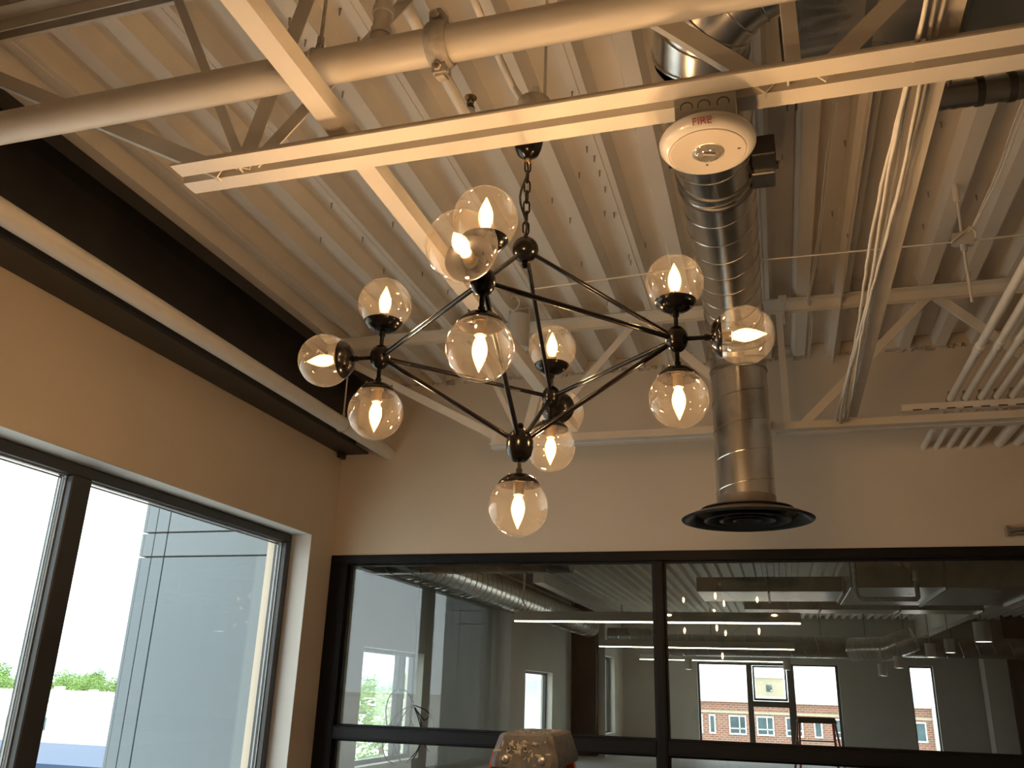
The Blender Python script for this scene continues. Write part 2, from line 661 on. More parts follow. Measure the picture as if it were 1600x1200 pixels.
wf0, wf1, wz0, wz1 = WY0 + 0.01, WY1 - 0.01, WZ0 + 0.02, WZ1 - 0.008
wmem('head', wf0, wf1, wz1 - 0.06, wz1)
wmem('sill_frame', wf0, wf1, wz0, wz0 + 0.06)
wmem('jamb', wf1 - 0.065, wf1, wz0 + 0.06, wz1 - 0.06)
wmem('jamb', wf0, wf0 + 0.065, wz0 + 0.06, wz1 - 0.06)
wmem('mullion', 3.487, 3.622, wz0 + 0.06, wz1 - 0.06)
wmem('mullion', 1.50, 1.61, wz0 + 0.06, wz1 - 0.06)
for a, b in ((3.622, wf1 - 0.065), (1.61, 3.487), (wf0 + 0.065, 1.50)):
    z0, z1 = wz0 + 0.06, wz1 - 0.06
    pn = MB().box(XW - 0.225, XW - 0.217, a + 0.004, b - 0.004, z0 + 0.004, z1 - 0.004).build('pane', 'pane_glass', win)
    g = MB()
    for q in (0.0, 0.014):
        gw = 0.008
        xa, xb = XW - 0.205 - q * 1.2, XW - 0.195 - q * 1.2
        g.box(xa, xb, a + q, a + q + gw, z0 + q, z1 - q)
        g.box(xa, xb, b - q - gw, b - q, z0 + q, z1 - q)
        g.box(xa, xb, a + q + gw, b - q - gw, z1 - q - gw, z1 - q)
        g.box(xa, xb, a + q + gw, b - q - gw, z0 + q, z0 + q + gw)
    g.build('gasket', 'gasket', pn)

# ------------------------------------------------------------------ ceiling: ribbed roof deck
ceil = struct(MB().box(XW - 0.36, BX1 + 0.2, YR - 0.2, BY1 + 0.2, ZD + 0.12, ZD + 0.3).build('ceiling', 'roof_slab_grey'), 'white painted ribbed metal roof deck')
PITCH = 0.2265
UP = ZD + 0.092


def deck_mesh(x0, ribs, y0, y1):
    prof = []
    for k in range(ribs):
        a = x0 + k * PITCH
        prof += [(a, ZD), (a + 0.022, UP), (a + 0.133, UP), (a + 0.155, ZD)]
        if k == ribs - 1:
            prof += [(a + 0.190, ZD), (a + 0.1905, ZD - 0.003), (a + 0.196, ZD - 0.003), (a + 0.1965, ZD)]
    prof.append((x0 + ribs * PITCH, ZD))
    b = MB()
    vs = [(px_, y0, pz_) for px_, pz_ in prof] + [(px_, y1, pz_) for px_, pz_ in prof]
    n = len(prof)
    b.add(vs, [(i, i + 1, n + i + 1, n + i) for i in range(n - 1)])
    top = [(px_, y0, pz_ + 0.002) for px_, pz_ in prof] + [(px_, y1, pz_ + 0.002) for px_, pz_ in prof]
    b.add(top, [(i, n + i, n + i + 1, i + 1) for i in range(n - 1)])
    return b


DX0 = 0.086 - 15 * PITCH
first = deck_mesh(DX0, 3, YR, D).build('deck_panel', 'deck_paint', ceil)
for k in range(1, 11):
    c = first.copy()
    COL.objects.link(c)
    c.location.x = 3 * PITCH * k
first2 = deck_mesh(DX0 - 6 * PITCH, 12, D + 0.12, BY1).build('deck_panel', 'deck_paint', ceil)
for k in range(1, 6):
    c = first2.copy()
    COL.objects.link(c)
    c.location.x = 12 * PITCH * k
struct(MB().box(BX0 - 0.3, XW - 0.36, 9.0, BY1 + 0.2, ZD + 0.12, ZD + 0.3).build('ceiling_beyond', 'roof_slab_grey'), 'roof over the open office')

# ------------------------------------------------------------------ black edge beam along the window wall
bm = thing('steel_beam', 'black painted steel beam running above the window wall', 'beam', (XW + 0.1, 2, 3.33))
MB().cbox(XW + 0.004, -3.012, YR + 0.01, D - 0.004, 3.325, 3.343, 0.003).build('bottom_flange', 'black_steel', bm)
MB().box(-3.145, -3.130, YR + 0.01, D - 0.004, 3.343, 3.862).build('web', 'black_steel', bm)
MB().cbox(XW + 0.004, -3.012, YR + 0.01, D - 0.004, 3.862, 3.882, 0.003).build('top_flange', 'black_steel', bm)
e = MB()
e.box(-3.012, -2.925, YR + 0.01, D - 0.004, 3.874, 3.882)
e.box(-2.933, -2.925, YR + 0.01, D - 0.004, 3.80, 3.874)
e.build('edge_angle', 'black_steel', bm)
MB().cbox(XW + 0.01, XW + 0.05, D - 0.10, D - 0.02, 3.285, 3.325).build('bearing_plate', 'black_steel', bm)


# ------------------------------------------------------------------ open web joists
def joist(label, yc, x0=-1.667, x1=3.68, xt0=-3.0):
    j = thing('open_web_joist', label, 'joist', (0, yc, 3.06), 'white open web steel joists under the roof deck')
    zb, zt = 3.06, ZD - 0.004
    g, lw, lh, t = 0.0165, 0.060, 0.058, 0.006
    for s in (-1, 1):
        b = MB()
        b.box(x0 + (0.0 if s < 0 else -0.02), x1, yc + s * g, yc + s * (g + lw), zb, zb + t)
        b.box(x0 + (0.0 if s < 0 else -0.02), x1, yc + s * g, yc + s * (g + t), zb + t, zb + lh)
        b.build('bottom_chord', 'steel_paint', j)
        b = MB()
        b.box(xt0, x1, yc + s * g, yc + s * (g + lw), zt - t, zt)
        b.box(xt0, x1, yc + s * g, yc + s * (g + t), zt - lh, zt - t)
        b.build('top_chord', 'steel_paint', j)
    z0, z1 = zb + 0.012, zt - 0.02

    def web(xa, za, xb, zb_, wd, dy=0.0):
        b = MB()
        p0, p1 = Vector((xa, yc + dy, za)), Vector((xb, yc + dy, zb_))
        d = (p1 - p0).normalized()
        nrm = Vector((-d.z, 0, d.x))
        b.bar(p0, p1, 0.005, wd, up=nrm)
        off = nrm * (wd / 2 - 0.0025) + Vector((0, 0.0135, 0))
        b.bar(p0 + off, p1 + off, 0.022, 0.005, up=nrm)
        b.build('web_bar', 'steel_paint', j)

    web(-1.54, z0, -3.0, z1, 0.050)
    web(-1.46, z0, -1.86, z1, 0.032, -0.004)
    web(-1.47, z0, -1.28, z1, 0.058, 0.004)
    web(-1.42, z0, -0.72, z1, 0.045, -0.008)
    xb = 0.13
    while xb < x1:
        web(xb - 0.05, z0, xb - 0.83, z1, 0.050, 0.006)
        web(xb + 0.005, z0, xb + 0.005, z1, 0.038, -0.006)
        if xb + 0.86 < x1:
            web(xb + 0.06, z0, xb + 0.86, z1, 0.050, 0.0)
        xb += 1.70
    return j


J1Y, J2Y = 1.9085, 5.055
j1 = joist('nearer white open web joist that the chandelier and fire strobe hang from', J1Y)
j2 = joist('farther white open web joist close to the back wall', J2Y)
names = ['first white joist beyond the glass screen', 'second white joist beyond the glass screen', 'third white joist beyond the glass screen',
         'fourth white joist beyond the glass screen', 'last white joist before the far office windows']
for k, lab in enumerate(names):
    copy_tree(j2, (0, 3.14 * (k + 1), 0), lab)


# ------------------------------------------------------------------ bridging angles along the room
def bridging(xc, y0, y1, label, wd=0.062):
    b = MB()
    b.box(xc - wd / 2, xc + wd / 2, y0, y1, 3.121, 3.126)
    b.box(xc + wd / 2 - 0.005, xc + wd / 2, y0, y1, 3.126, 3.18)
    return tag(b.build('bridging_angle', 'steel_paint'), label, 'steel angle', 'bridging angles between the joists')


bridging(-1.137, -1.5, 5.02, 'white steel bridging angle crossing behind the globes of the chandelier')
bridging(0.482, -1.5, 5.02, 'white steel bridging angle carrying a bundle of white cables')
# a deck lap strip that hangs down between the two
b = MB()
b.box(0.487, 0.492, 1.99, 5.985, 3.815, 3.884)
b.box(0.455, 0.487, 1.99, 5.985, 3.879, 3.884)
tag(b.build('deck_lap_strip', 'steel_paint'), 'thin white steel strip hanging along one deck rib', 'steel strip')


# ------------------------------------------------------------------ sprinkler main and branch pipes
py_, pz_ = 1.756, 3.252
mp_ = thing('sprinkler_main', 'thick white sprinkler pipe crossing under the deck with grooved coupling', 'pipe', (-0.8, py_, pz_))
pr = 0.0505
MB().tube([(-3.24, py_, pz_), (-0.785, py_, pz_)], pr, 28).build('pipe', 'pipe_paint', mp_, smooth=True)
MB().tube([(-0.765, py_, pz_), (XR, py_, pz_)], pr, 28).build('pipe', 'pipe_paint', mp_, smooth=True)
MB().tube([(-1.196, py_, pz_), (-1.188, py_, pz_)], pr + 0.0022, 28).build('joint_ring', 'iron_paint', mp_, smooth=True)
cp = MB()
cx = -0.775
prof = [(pr - 0.004, -0.030), (pr + 0.007, -0.030), (pr + 0.012, -0.024), (pr + 0.016, -0.010), (pr + 0.016, 0.010), (pr + 0.012, 0.024), (pr + 0.007, 0.030), (pr - 0.004, 0.030)]
cp.lathe(prof, (cx, py_, pz_), (1, 0, 0), 28)
cpo = cp.build('coupling', 'iron_paint', mp_, smooth=True)
ca, sa = math.cos(math.radians(72)), math.sin(math.radians(72))
for s in (-1, 1):
    lug = MB()
    dirv = Vector((0, -ca * s, sa * s)) if s > 0 else Vector((0, 0.25, -0.97))
    c0 = Vector((cx, py_, pz_)) + dirv * (pr + 0.022)
    side = Vector((1, 0, 0)).cross(dirv)
    lug.bar(c0 - dirv * 0.016, c0 + dirv * 0.014, 0.038, 0.05, up=side)
    lug.bar(c0 + dirv * 0.012, c0 + dirv * 0.022, 0.026, 0.036, up=side)
    lug.build('lug', 'iron_paint', cpo)
    bt = MB()
    bt.tube([c0 - side * 0.040, c0 + side * 0.040], 0.007, 10)
    bt.tube([c0 - side * 0.040, c0 - side * 0.030], 0.0125, 6)
    bt.tube([c0 + side * 0.030, c0 + side * 0.040], 0.0125, 6)
    bt.build('bolt', 'iron_paint', cpo)

# riser tee on top of the main
rt = thing('riser_tee', 'short white riser standing on the thick sprinkler pipe', 'pipe', (-0.97, py_, pz_ + pr))
rx = at_y(598, 30, py_).x
rz = pz_ + pr - 0.004
MB().tube([(rx, py_, rz), (rx, py_, rz + 0.30)], 0.026, 20).build('riser', 'pipe_paint', rt, smooth=True)
for dz in (0.035, 0.11):
    MB().lathe([(0.0265, -0.012), (0.031, -0.010), (0.031, 0.010), (0.0265, 0.012)], (rx, py_, rz + dz), (0, 0, 1), 20).build('collar', 'pipe_paint', rt, smooth=True)
MB().lathe([(0.026, -0.03), (0.036, -0.028), (0.038, 0.0), (0.036, 0.028), (0.026, 0.03)], (rx, py_, rz + 0.20), (0, 0, 1), 20).build('elbow_fitting', 'pipe_paint', rt, smooth=True)

# branch line under the deck that feeds an upright sprinkler
bz = 3.60
bx = at_z(690, 110, bz).x
by1 = 2.52
bl = thing('sprinkler_branch', 'slim white branch pipe under the deck with brass upright sprinkler', 'pipe', (bx, 2, bz))
MB().tube([(bx, 1.2, bz), (bx, by1, bz)], 0.021, 18).build('pipe', 'pipe_paint', bl, smooth=True)
MB().lathe([(0.021, -0.03), (0.028, -0.028), (0.028, 0.028), (0.021, 0.03)], (bx, by1, bz), (0, 1, 0), 18).build('end_fitting', 'pipe_paint', bl, smooth=True)
sp = at_y(735, 160, by1)
hx, hz = sp.x, 3.60
MB().tube([(bx, by1, bz), (hx + 0.02, by1, hz)], 0.014, 12).build('nipple', 'pipe_paint', bl, smooth=True)
z_h = at_y(735, 172, by1).z
hb = MB().lathe([(0.017, 3.60 - z_h - 0.01), (0.017, -0.012), (0.02, -0.012), (0.02, 0.0), (0.012, 0.008)], (hx, by1, z_h), (0, 0, 1), 14).build('adapter', 'white_plastic', bl, smooth=True)
sh = MB()
sh.lathe([(0.019, 0.0), (0.019, 0.014), (0.012, 0.02), (0.009, 0.03)], (0, 0, 0), (0, 0, 1), 6)
for s in (-1, 1):
    sh.tube([(s * 0.010, 0, 0.025), (s * 0.012, 0, 0.036), (s * 0.004, 0, 0.052)], 0.0025, 6)
sh.v = [(a + hx, b_ + by1, c + z_h) for a, b_, c in sh.v]
spo = sh.build('sprinkler_head', 'dark_box', bl)
MB().lathe([(0.0, 0.050), (0.012, 0.051), (0.024, 0.054), (0.024, 0.056), (0.0, 0.056)], (hx, by1, z_h), (0, 0, 1), 16).build('deflector', 'brass', spo)

# conduit that drops to the chandelier's junction box
cz = 3.60
cxx = at_z(775, 78, cz).x
jb = thing('junction_conduit', 'white conduit bending down to a box above the black canopy', 'conduit', (cxx, 2, cz))
CHX, CHY = -0.597, 2.027
RBZ = at_y(826, 181, CHY + 0.05).z
pts = [(cxx, 1.2, cz), (cxx, 2.25, cz), (cxx + 0.01, 2.36, cz - 0.02), (cxx + 0.05, 2.37, cz - 0.09), (cxx + 0.09, 2.30, cz - 0.2), (CHX - 0.02, 2.16, RBZ + 0.16), (CHX, CHY + 0.05, RBZ + 0.048)]
MB().tube(pts, 0.0125, 12).build('tube', 'pipe_paint', jb, smooth=True, angle=60)
MB().lathe([(0.0, 0.0), (0.047, 0.0), (0.05, 0.005), (0.05, 0.045), (0.045, 0.05), (0.0, 0.05)], (CHX, CHY + 0.05, RBZ), (0, 0, 1), 20).build('round_box', 'iron_paint', jb, smooth=True)
MB().tube([(CHX, CHY + 0.02, 3.114), (CHX, CHY + 0.05, RBZ + 0.002)], 0.012, 10).build('nipple', 'galvanized_box', jb, smooth=True)
rd = thing('threaded_rod', 'thin threaded rod hanging from the deck over the black canopy', 'rod', (CHX - 0.01, CHY + 0.04, ZD))
MB().tube([(CHX + 0.03, CHY + 0.06, RBZ + 0.048), (CHX + 0.03, CHY + 0.06, UP - 0.002)], 0.005, 8).build('rod', 'pipe_paint', rd, smooth=True)
MB().lathe([(0.006, 0), (0.011, 0.002), (0.011, 0.03), (0.006, 0.034)], (CHX + 0.03, CHY + 0.06, 3.86), (0, 0, 1), 8).build('anchor', 'pipe_paint', rd)

# hanger of the main pipe
hg = thing('pipe_hanger', 'threaded rod and loop hanger holding the thick sprinkler pipe', 'hanger', (-1.16, py_, pz_))
hxx = at_y(500, 75, py_).x
lp = MB()
ring = [(hxx, py_ + math.cos(a) * (pr + 0.004), pz_ + math.sin(a) * (pr + 0.004)) for a in [2 * math.pi * k / 28 for k in range(28)]]
lp.tube(ring, 0.0035, 6, closed=True)
lp.build('loop', 'iron_paint', hg, smooth=True)
lp = MB()
lp.bar((hxx, py_ - 0.012, pz_ + pr + 0.004), (hxx, py_, pz_ + pr + 0.05), 0.018, 0.004, up=(0, 1, 0))
lp.bar((hxx, py_ + 0.012, pz_ + pr + 0.004), (hxx, py_, pz_ + pr + 0.05), 0.018, 0.004, up=(0, 1, 0))
lp.tube([(hxx, py_, pz_ + pr + 0.030), (hxx, py_, pz_ + pr + 0.058)], 0.011, 8)
lp.build('swivel_nut', 'iron_paint', hg)
MB().tube([(hxx, py_, pz_ + pr + 0.03), (hxx, py_, UP - 0.001)], 0.0055, 8).build('rod', 'iron_paint', hg, smooth=True)

# pipe along the window wall
lpz, lpx = 3.322, -2.832
lpp = thing('wall_side_pipe', 'long white pipe running below the black beam into the back wall', 'pipe', (lpx, 3, lpz))
MB().tube([(lpx, YR + 0.01, lpz), (lpx, D - 0.001, lpz)], 0.0505, 28).build('pipe', 'pipe_paint', lpp, smooth=True)
for yy in (5.2, 1.1):
    hh = MB()
    ring = [(lpx + math.cos(a) * 0.055, yy, lpz + math.sin(a) * 0.055) for a in [2 * math.pi * k / 24 for k in range(24)]]
    hh.tube(ring, 0.0035, 6, closed=True)
    hh.tube([(lpx, yy, lpz + 0.05), (lpx, yy, lpz + 0.085)], 0.010, 8)
    ho = hh.build('clevis', 'iron_paint', lpp, smooth=True)
    MB().tube([(lpx, yy, lpz + 0.055), (lpx, yy, ZD)], 0.0055, 8).build('rod', 'pipe_paint', ho, smooth=True)

# ------------------------------------------------------------------ chandelier
ch = thing('chandelier', 'black geometric chandelier with thirteen clear globes and glowing candle bulbs', 'chandelier', (CHX, CHY, 3.1))
C0 = Vector((CHX, CHY, 2.452))
ROT = 0.054
HR, VO, OO = 0.401, 0.1595, 0.165
top_hub = Vector((CHX, CHY, 2.746))
bot_hub = Vector((CHX, CHY, 2.191))
mids, outs = [], []
for k in range(4):
    a = ROT + k * math.pi / 2
    u = Vector((math.cos(a), math.sin(a), 0))
    mids.append(C0 + u * HR)
    outs.append(u)
# canopy cup
MB().lathe([(0.0, -0.072), (0.012, -0.072), (0.020, -0.066), (0.031, -0.058), (0.038, -0.040), (0.0425, -0.018), (0.044, 0.0), (0.042, 0.002), (0.0, 0.002)],
           (CHX, CHY, 3.114), (0, 0, 1), 32).build('canopy', 'satin_black', ch, smooth=True)
MB().lathe([(0.0, -0.020), (0.009, -0.018), (0.010, -0.008), (0.006, 0.0)], (CHX, CHY, 3.043), (0, 0, 1), 14).build('loop_nut', 'socket_metal', ch, smooth=True)
# chain
chain = empty('chain', (CHX, CHY, 2.9))
adopt(chain, ch)
zc = 3.022
k = 0
while zc > 2.795:
    pts = []
    for i in range(20):
        a = 2 * math.pi * i / 20
        lx, lz = 0.0085 * math.cos(a), 0.0125 * math.sin(a) + (0.0075 if math.sin(a) > 0 else -0.0075)
        q = 0.6 + (k % 2) * math.pi / 2
        pts.append((CHX + lx * math.cos(q), CHY + lx * math.sin(q), zc - 0.008 + lz))
    MB().tube(pts, 0.0026, 7, closed=True).build('link', 'satin_black', chain, smooth=True)
    zc -= 0.0335
    k += 1
cordpts = []
for i in range(15):
    tt = i / 14
    cordpts.append((CHX - 0.006 + 0.010 * math.sin(tt * 9), CHY - 0.010 + 0.006 * math.cos(tt * 8), 3.04 - tt * 0.265))
MB().tube(cordpts, 0.0033, 7).build('power_cord', 'wire_black', chain, smooth=True)


def ovoid(c, rx, rz, name, extra=None):
    prof = [(0.0, -rz)] + [(rx * math.cos(a), rz * math.sin(a)) for a in [math.radians(q) for q in range(-75, 90, 15)]] + [(0.0, rz)]
    return MB().lathe(prof, c, (0, 0, 1), 28).build(name, 'satin_black', ch, smooth=True, angle=60)


th = ovoid(top_hub, 0.0365, 0.0375, 'hub')
MB().lathe([(0.0, -0.056), (0.006, -0.055), (0.009, -0.050), (0.009, -0.043), (0.007, -0.038), (0.007, -0.030)], top_hub, (0, 0, 1), 14).build('finial', 'satin_black', th, smooth=True)
MB().tube([top_hub + Vector((0, 0, 0.03)), top_hub + Vector((0, 0, 0.05))], 0.006, 10).build('hook', 'satin_black', th, smooth=True)
bh = MB().lathe([(0.0, -0.045), (0.018, -0.045), (0.022, -0.041), (0.030, -0.030), (0.0345, -0.012), (0.0345, 0.006), (0.029, 0.024), (0.018, 0.036), (0.0, 0.040)],
                bot_hub, (0, 0, 1), 28).build('hub', 'satin_black', ch, smooth=True, angle=60)
MB().lathe([(0.005, 0.034), (0.0075, 0.040), (0.009, 0.047), (0.006, 0.054), (0.0, 0.056)], bot_hub, (0, 0, 1), 14).build('finial', 'satin_black', bh, smooth=True)
for c in mids:
    ovoid(c, 0.029, 0.036, 'hub')


def rod(a, b, name='rod', r=0.0064):
    return MB().tube([a, b], r, 12).build(name, 'satin_black', ch, smooth=True)


for i in range(4):
    rod(top_hub, mids[i])
    rod(bot_hub, mids[i])
    rod(mids[i], mids[(i + 1) % 4])

GR = 0.0745
CAP_HOLES = {(b_, k_) for b_ in (3, 11) for k_ in (2, 10, 18, 26)}     # four vent holes through each cap


def lamp(hub, u, dist):
    u = Vector(u).normalized()
    c = hub + u * dist
    st = rod(hub + u * 0.02, c - u * (GR + 0.006), 'stem', 0.0058)
    MB().lathe([(0.0058, 0.0), (0.0085, 0.0), (0.0085, 0.014), (0.0058, 0.014)], c - u * (GR + 0.022), u, 12).build('sleeve', 'satin_black', st, smooth=True)
    prof = []
    for q in range(-54, 91, 4):
        a = math.radians(q)
        prof.append((GR * math.cos(a) if q < 90 else 0.0, GR * math.sin(a)))
    g = MB().lathe([(GR * 0.60, -GR * 0.83)] + prof, c, u, 64).build('globe', 'globe_glass', ch, smooth=True, angle=180)
    g['label'] = 'clear amber tinted glass globe'
    MB().lathe([(0.0, -0.0835), (0.010, -0.0835), (0.024, -0.081), (0.0285, -0.0792), (0.0335, -0.0765), (0.038, -0.0735), (0.048, -0.0645), (0.0535, -0.0560), (0.0535, -0.0540), (0.050, -0.0545), (0.040, -0.0625), (0.0335, -0.0655), (0.0285, -0.0675), (0.020, -0.0700), (0.0, -0.071)],
               c, u, 32, CAP_HOLES).build('cap', 'satin_black', g, smooth=True, angle=50)
    ho = MB()
    f1, f2, _ = frame_of(u)
    for i in range(3):
        a = 2 * math.pi * i / 3 + 0.4
        pp = c + (f1 * math.cos(a) + f2 * math.sin(a)) * 0.040 - u * 0.0745
        ho.lathe([(0.0, -0.003), (0.0028, -0.002), (0.0032, 0.001), (0.0, 0.002)], pp, u, 8)
    ho.build('set_screw', 'brass', g)
    MB().lathe([(0.0, -0.070), (0.0165, -0.070), (0.0165, -0.062), (0.0135, -0.060), (0.0135, -0.030), (0.0115, -0.028), (0.0, -0.028)], c, u, 18).build('socket', 'socket_metal', g, smooth=True)
    MB().lathe([(0.0085, -0.028), (0.0105, -0.022), (0.0150, -0.010), (0.0172, 0.002), (0.0165, 0.013), (0.0130, 0.026), (0.0080, 0.039), (0.0035, 0.049), (0.0012, 0.0545), (0.0, 0.056)],
               c, u, 18).build('bulb', 'bulb_envelope', g, smooth=True, angle=80)
    MB().lathe([(0.0, -0.024), (0.0055, -0.020), (0.0090, -0.008), (0.0098, 0.004), (0.0085, 0.016), (0.0055, 0.028), (0.0, 0.037)],
               c, u, 12).build('filament', 'filament_glow', g, smooth=True, angle=80)


for c, u in zip(mids, outs):
    lamp(c, u, OO)
    lamp(c, (0, 0, 1), VO)
    lamp(c, (0, 0, -1), VO)
lamp(bot_hub, (0, 0, -1), 2.191 - 2.029)

# ------------------------------------------------------------------ fire strobe under the joist
SX, SY = -0.091, 1.969
fs = thing('fire_strobe', 'round white ceiling fire strobe with red FIRE lettering', 'fire alarm', (SX, SY, 2.985))
bx_ = MB().cbox(-0.166, -0.010, 1.890, 2.03, 2.984, 3.059, 0.003).build('back_box', 'galvanized_box', fs)
for kx in (-0.135, -0.091, -0.043):
    kn = MB()
    kn.tube([(kx + 0.015 * math.cos(a), 1.8895, 3.028 + 0.015 * math.sin(a)) for a in [math.radians(q) for q in range(-20, 215, 15)]], 0.0014, 6)
    kn.build('knockout', 'dark_box', bx_)
MB().lathe([(0.0, 0.046), (0.108, 0.046), (0.119, 0.040), (0.1245, 0.030), (0.1235, 0.020), (0.115, 0.008), (0.104, 0.0015), (0.1015, 0.0005), (0.1010, 0.002), (0.0, 0.002)],
           (SX, SY, 2.938), (0, 0, 1), 56).build('rim', 'white_plastic', fs, smooth=True, angle=50)
fc = MB().lathe([(0.0, 0.0), (0.0955, 0.0), (0.0985, 0.001), (0.0995, 0.004), (0.0, 0.004)], (SX, SY, 2.9365), (0, 0, 1), 56).build('face', 'strobe_face', fs, smooth=True, angle=50)
MB().lathe([(0.0, -0.0005), (0.040, -0.0005), (0.0425, 0.0005), (0.0425, 0.004)], (SX, SY, 2.9360), (0, 0, 1), 36).build('reflector', 'lens_inner', fc, smooth=True)
MB().lathe([(0.0, -0.013), (0.014, -0.0125), (0.027, -0.010), (0.036, -0.0045), (0.039, 0.0)], (SX, SY, 2.9352), (0, 0, 1), 36).build('lens', 'lens_glass', fs, smooth=True, angle=90)
MB().bar((SX - 0.012, SY - 0.004, 2.932), (SX + 0.018, SY + 0.006, 2.932), 0.006, 0.004).build('flash_tube', 'white_plastic', fs)
MB().lathe([(0.0, -0.001), (0.004, -0.001), (0.004, 0.001)], (SX - 0.006, SY + 0.055, 2.936), (0, 0, 1), 3).build('arrow_mark', 'dark_box', fs)
MB().box(SX + 0.075, SX + 0.083, SY - 0.004, SY + 0.001, 2.9355, 2.937).build('tick_mark', 'dark_box', fs)
fcu = bpy.data.curves.new('lettering', 'FONT')
fcu.body = 'FIRE'
fcu.size = 0.026
fcu.align_x = 'CENTER'
fcu.align_y = 'CENTER'
fcu.extrude = 0.0006
fcu.space_character = 1.05
fcu.materials.append(MATS['red_print'])
tmp = bpy.data.objects.new('lettering_curve', fcu)
COL.objects.link(tmp)
bpy.context.view_layer.update()
tme = bpy.data.meshes.new_from_object(tmp.evaluated_get(bpy.context.evaluated_depsgraph_get()))
bpy.data.objects.remove(tmp)
tx = bpy.data.objects.new('lettering', tme)
COL.objects.link(tx)
nrm = Vector((0.0, -0.72, -0.69)).normalized()
right = Vector((1, 0, 0))
upv = nrm.cross(right).normalized()
pos = Vector((SX - 0.005, SY - 0.1195, 2.9505)) + nrm * 0.003
tx.matrix_world = Matrix.Translation(pos) @ Matrix((right, upv, nrm)).transposed().to_4x4()
tx.parent = fs
tx.matrix_parent_inverse = Matrix.Translation(-Vector(fs.location))
tx['label'] = 'red FIRE lettering'

# ------------------------------------------------------------------ spiral duct, drop and diffuser
dx, dz, dr = -0.115, 3.575, 0.152
dy = 4.68
dk = thing('spiral_duct', 'galvanized spiral duct running along the deck and dropping to a round diffuser', 'duct', (dx, dy, 2.6))
ER = 0.26
MB().tube([(dx, 2.33, dz), (dx, dy - ER, dz)], dr, 48, caps=False).build('horizontal_run', 'galvanized', dk, smooth=True)
el = MB()
pts = []
for i in range(6):
    a = math.radians(90 * i / 5)
    pts.append((dx, dy - ER + ER * math.sin(a), dz - ER + ER * math.cos(a)))
el.tube(pts, dr + 0.001, 48, caps=False)
el.build('elbow', 'galvanized', dk, smooth=True, angle=12)
for p, d_ in ((pts[0], (0, 1, 0)), (pts[1], (0, 1, -.3)), (pts[2], (0, 1, -.73)), (pts[3], (0, .73, -1)), (pts[4], (0, .3, -1)), (pts[5], (0, 0, 1))):
    MB().lathe([(dr, -0.006), (dr + 0.006, -0.003), (dr + 0.006, 0.003), (dr, 0.006)], p, d_, 48).build('gore_seam', 'galvanized_dull', dk, smooth=True)
ZB = 2.585
MB().tube([(dx, dy, dz - ER), (dx, dy, ZB)], dr, 48, caps=False).build('drop', 'galvanized', dk, smooth=True)


def helix(p0, axis, length, pitch, r, thick, phase=0.0):
    u, w_, d_ = frame_of(axis)
    n = int(abs(length) / pitch * 32)
    pts = []
    for i in range(n + 1):
        tt = i / n
        a = 2 * math.pi * tt * abs(length) / pitch + phase
        pts.append(Vector(p0) + d_ * (tt * length) + (u * math.cos(a) + w_ * math.sin(a)) * r)
    return MB().tube(pts, thick, 5)


helix((dx, 2.36, dz), (0, 1, 0), dy - ER - 2.40, 0.165, dr, 0.0032).build('spiral_seam', 'galvanized', dk, smooth=True)
helix((dx, dy, ZB + 0.02), (0, 0, 1), dz - ER - ZB - 0.04, 0.165, dr, 0.0032, 1.0).build('spiral_seam', 'galvanized', dk, smooth=True)
for yy in (3.02, 3.09):
    MB().lathe([(dr, -0.012), (dr + 0.006, -0.009), (dr + 0.006, 0.009), (dr, 0.012)], (dx, yy, dz), (0, 1, 0), 48).build('band', 'galvanized_dull', dk, smooth=True)
# take-off elbow towards the trunk duct
pts = []
for i in range(6):
    a = math.radians(78 * i / 5)
    pts.append((dx + 0.30 - 0.30 * math.cos(a), 2.33 - 0.30 * math.sin(a) * 0.85, dz + 0.08 * (i / 5)))
MB().tube(pts, dr + 0.002, 40, caps=False).build('take_off', 'galvanized', dk, smooth=True, angle=12)
for p, q in zip(pts, pts[1:]):
    dd = Vector(q) - Vector(p)
    MB().lathe([(dr, -0.006), (dr + 0.007, -0.003), (dr + 0.007, 0.003), (dr, 0.006)], p, dd, 40).build('gore_seam', 'galvanized', dk, smooth=True)
# damper operator on the side of the duct
da = thing('damper_actuator', 'small dark control box clamped to the side of the spiral duct', 'actuator', (0.09, 2.95, 3.5))
ax = dx + dr
ay = at_z(1200, 258, dz - 0.06).y
MB().cbox(ax - 0.012, ax + 0.075, ay - 0.10, ay - 0.015, dz - 0.075, dz + 0.01, 0.004).build('housing', 'dark_box', da)
MB().cbox(ax - 0.016, ax + 0.072, ay + 0.015, ay + 0.12, dz - 0.085, dz + 0.00, 0.004).build('cover', 'galvanized_box', da)
MB().box(ax - 0.006, ax + 0.085, ay - 0.016, ay + 0.016, dz - 0.072, dz - 0.062).build('bracket', 'galvanized_box', da)
wn_ = MB()
wn_.tube([(ax + 0.07, ay, dz - 0.05), (ax + 0.11, ay, dz - 0.05)], 0.005, 8)
wn_.bar((ax + 0.100, ay, dz - 0.075), (ax + 0.100, ay, dz - 0.025), 0.006, 0.014, up=(0, 1, 0))
wn_.build('wing_nut', 'screw_metal', da)
MB().tube([(dx - dr - 0.02, ay - 0.02, dz - 0.02), (dx - dr + 0.01, ay - 0.02, dz - 0.02)], 0.009, 8).build('pivot', 'black_steel', da)
bcx = at_y(1222, 462, 4.99)
bc = thing('beam_clamp', 'small white beam clamp on the far joist beside the duct', 'clamp', tuple(bcx))
MB().cbox(bcx.x - 0.022, bcx.x + 0.022, 4.935, 4.975, 3.83, 3.884, 0.003).build('jaw', 'steel_paint', bc)
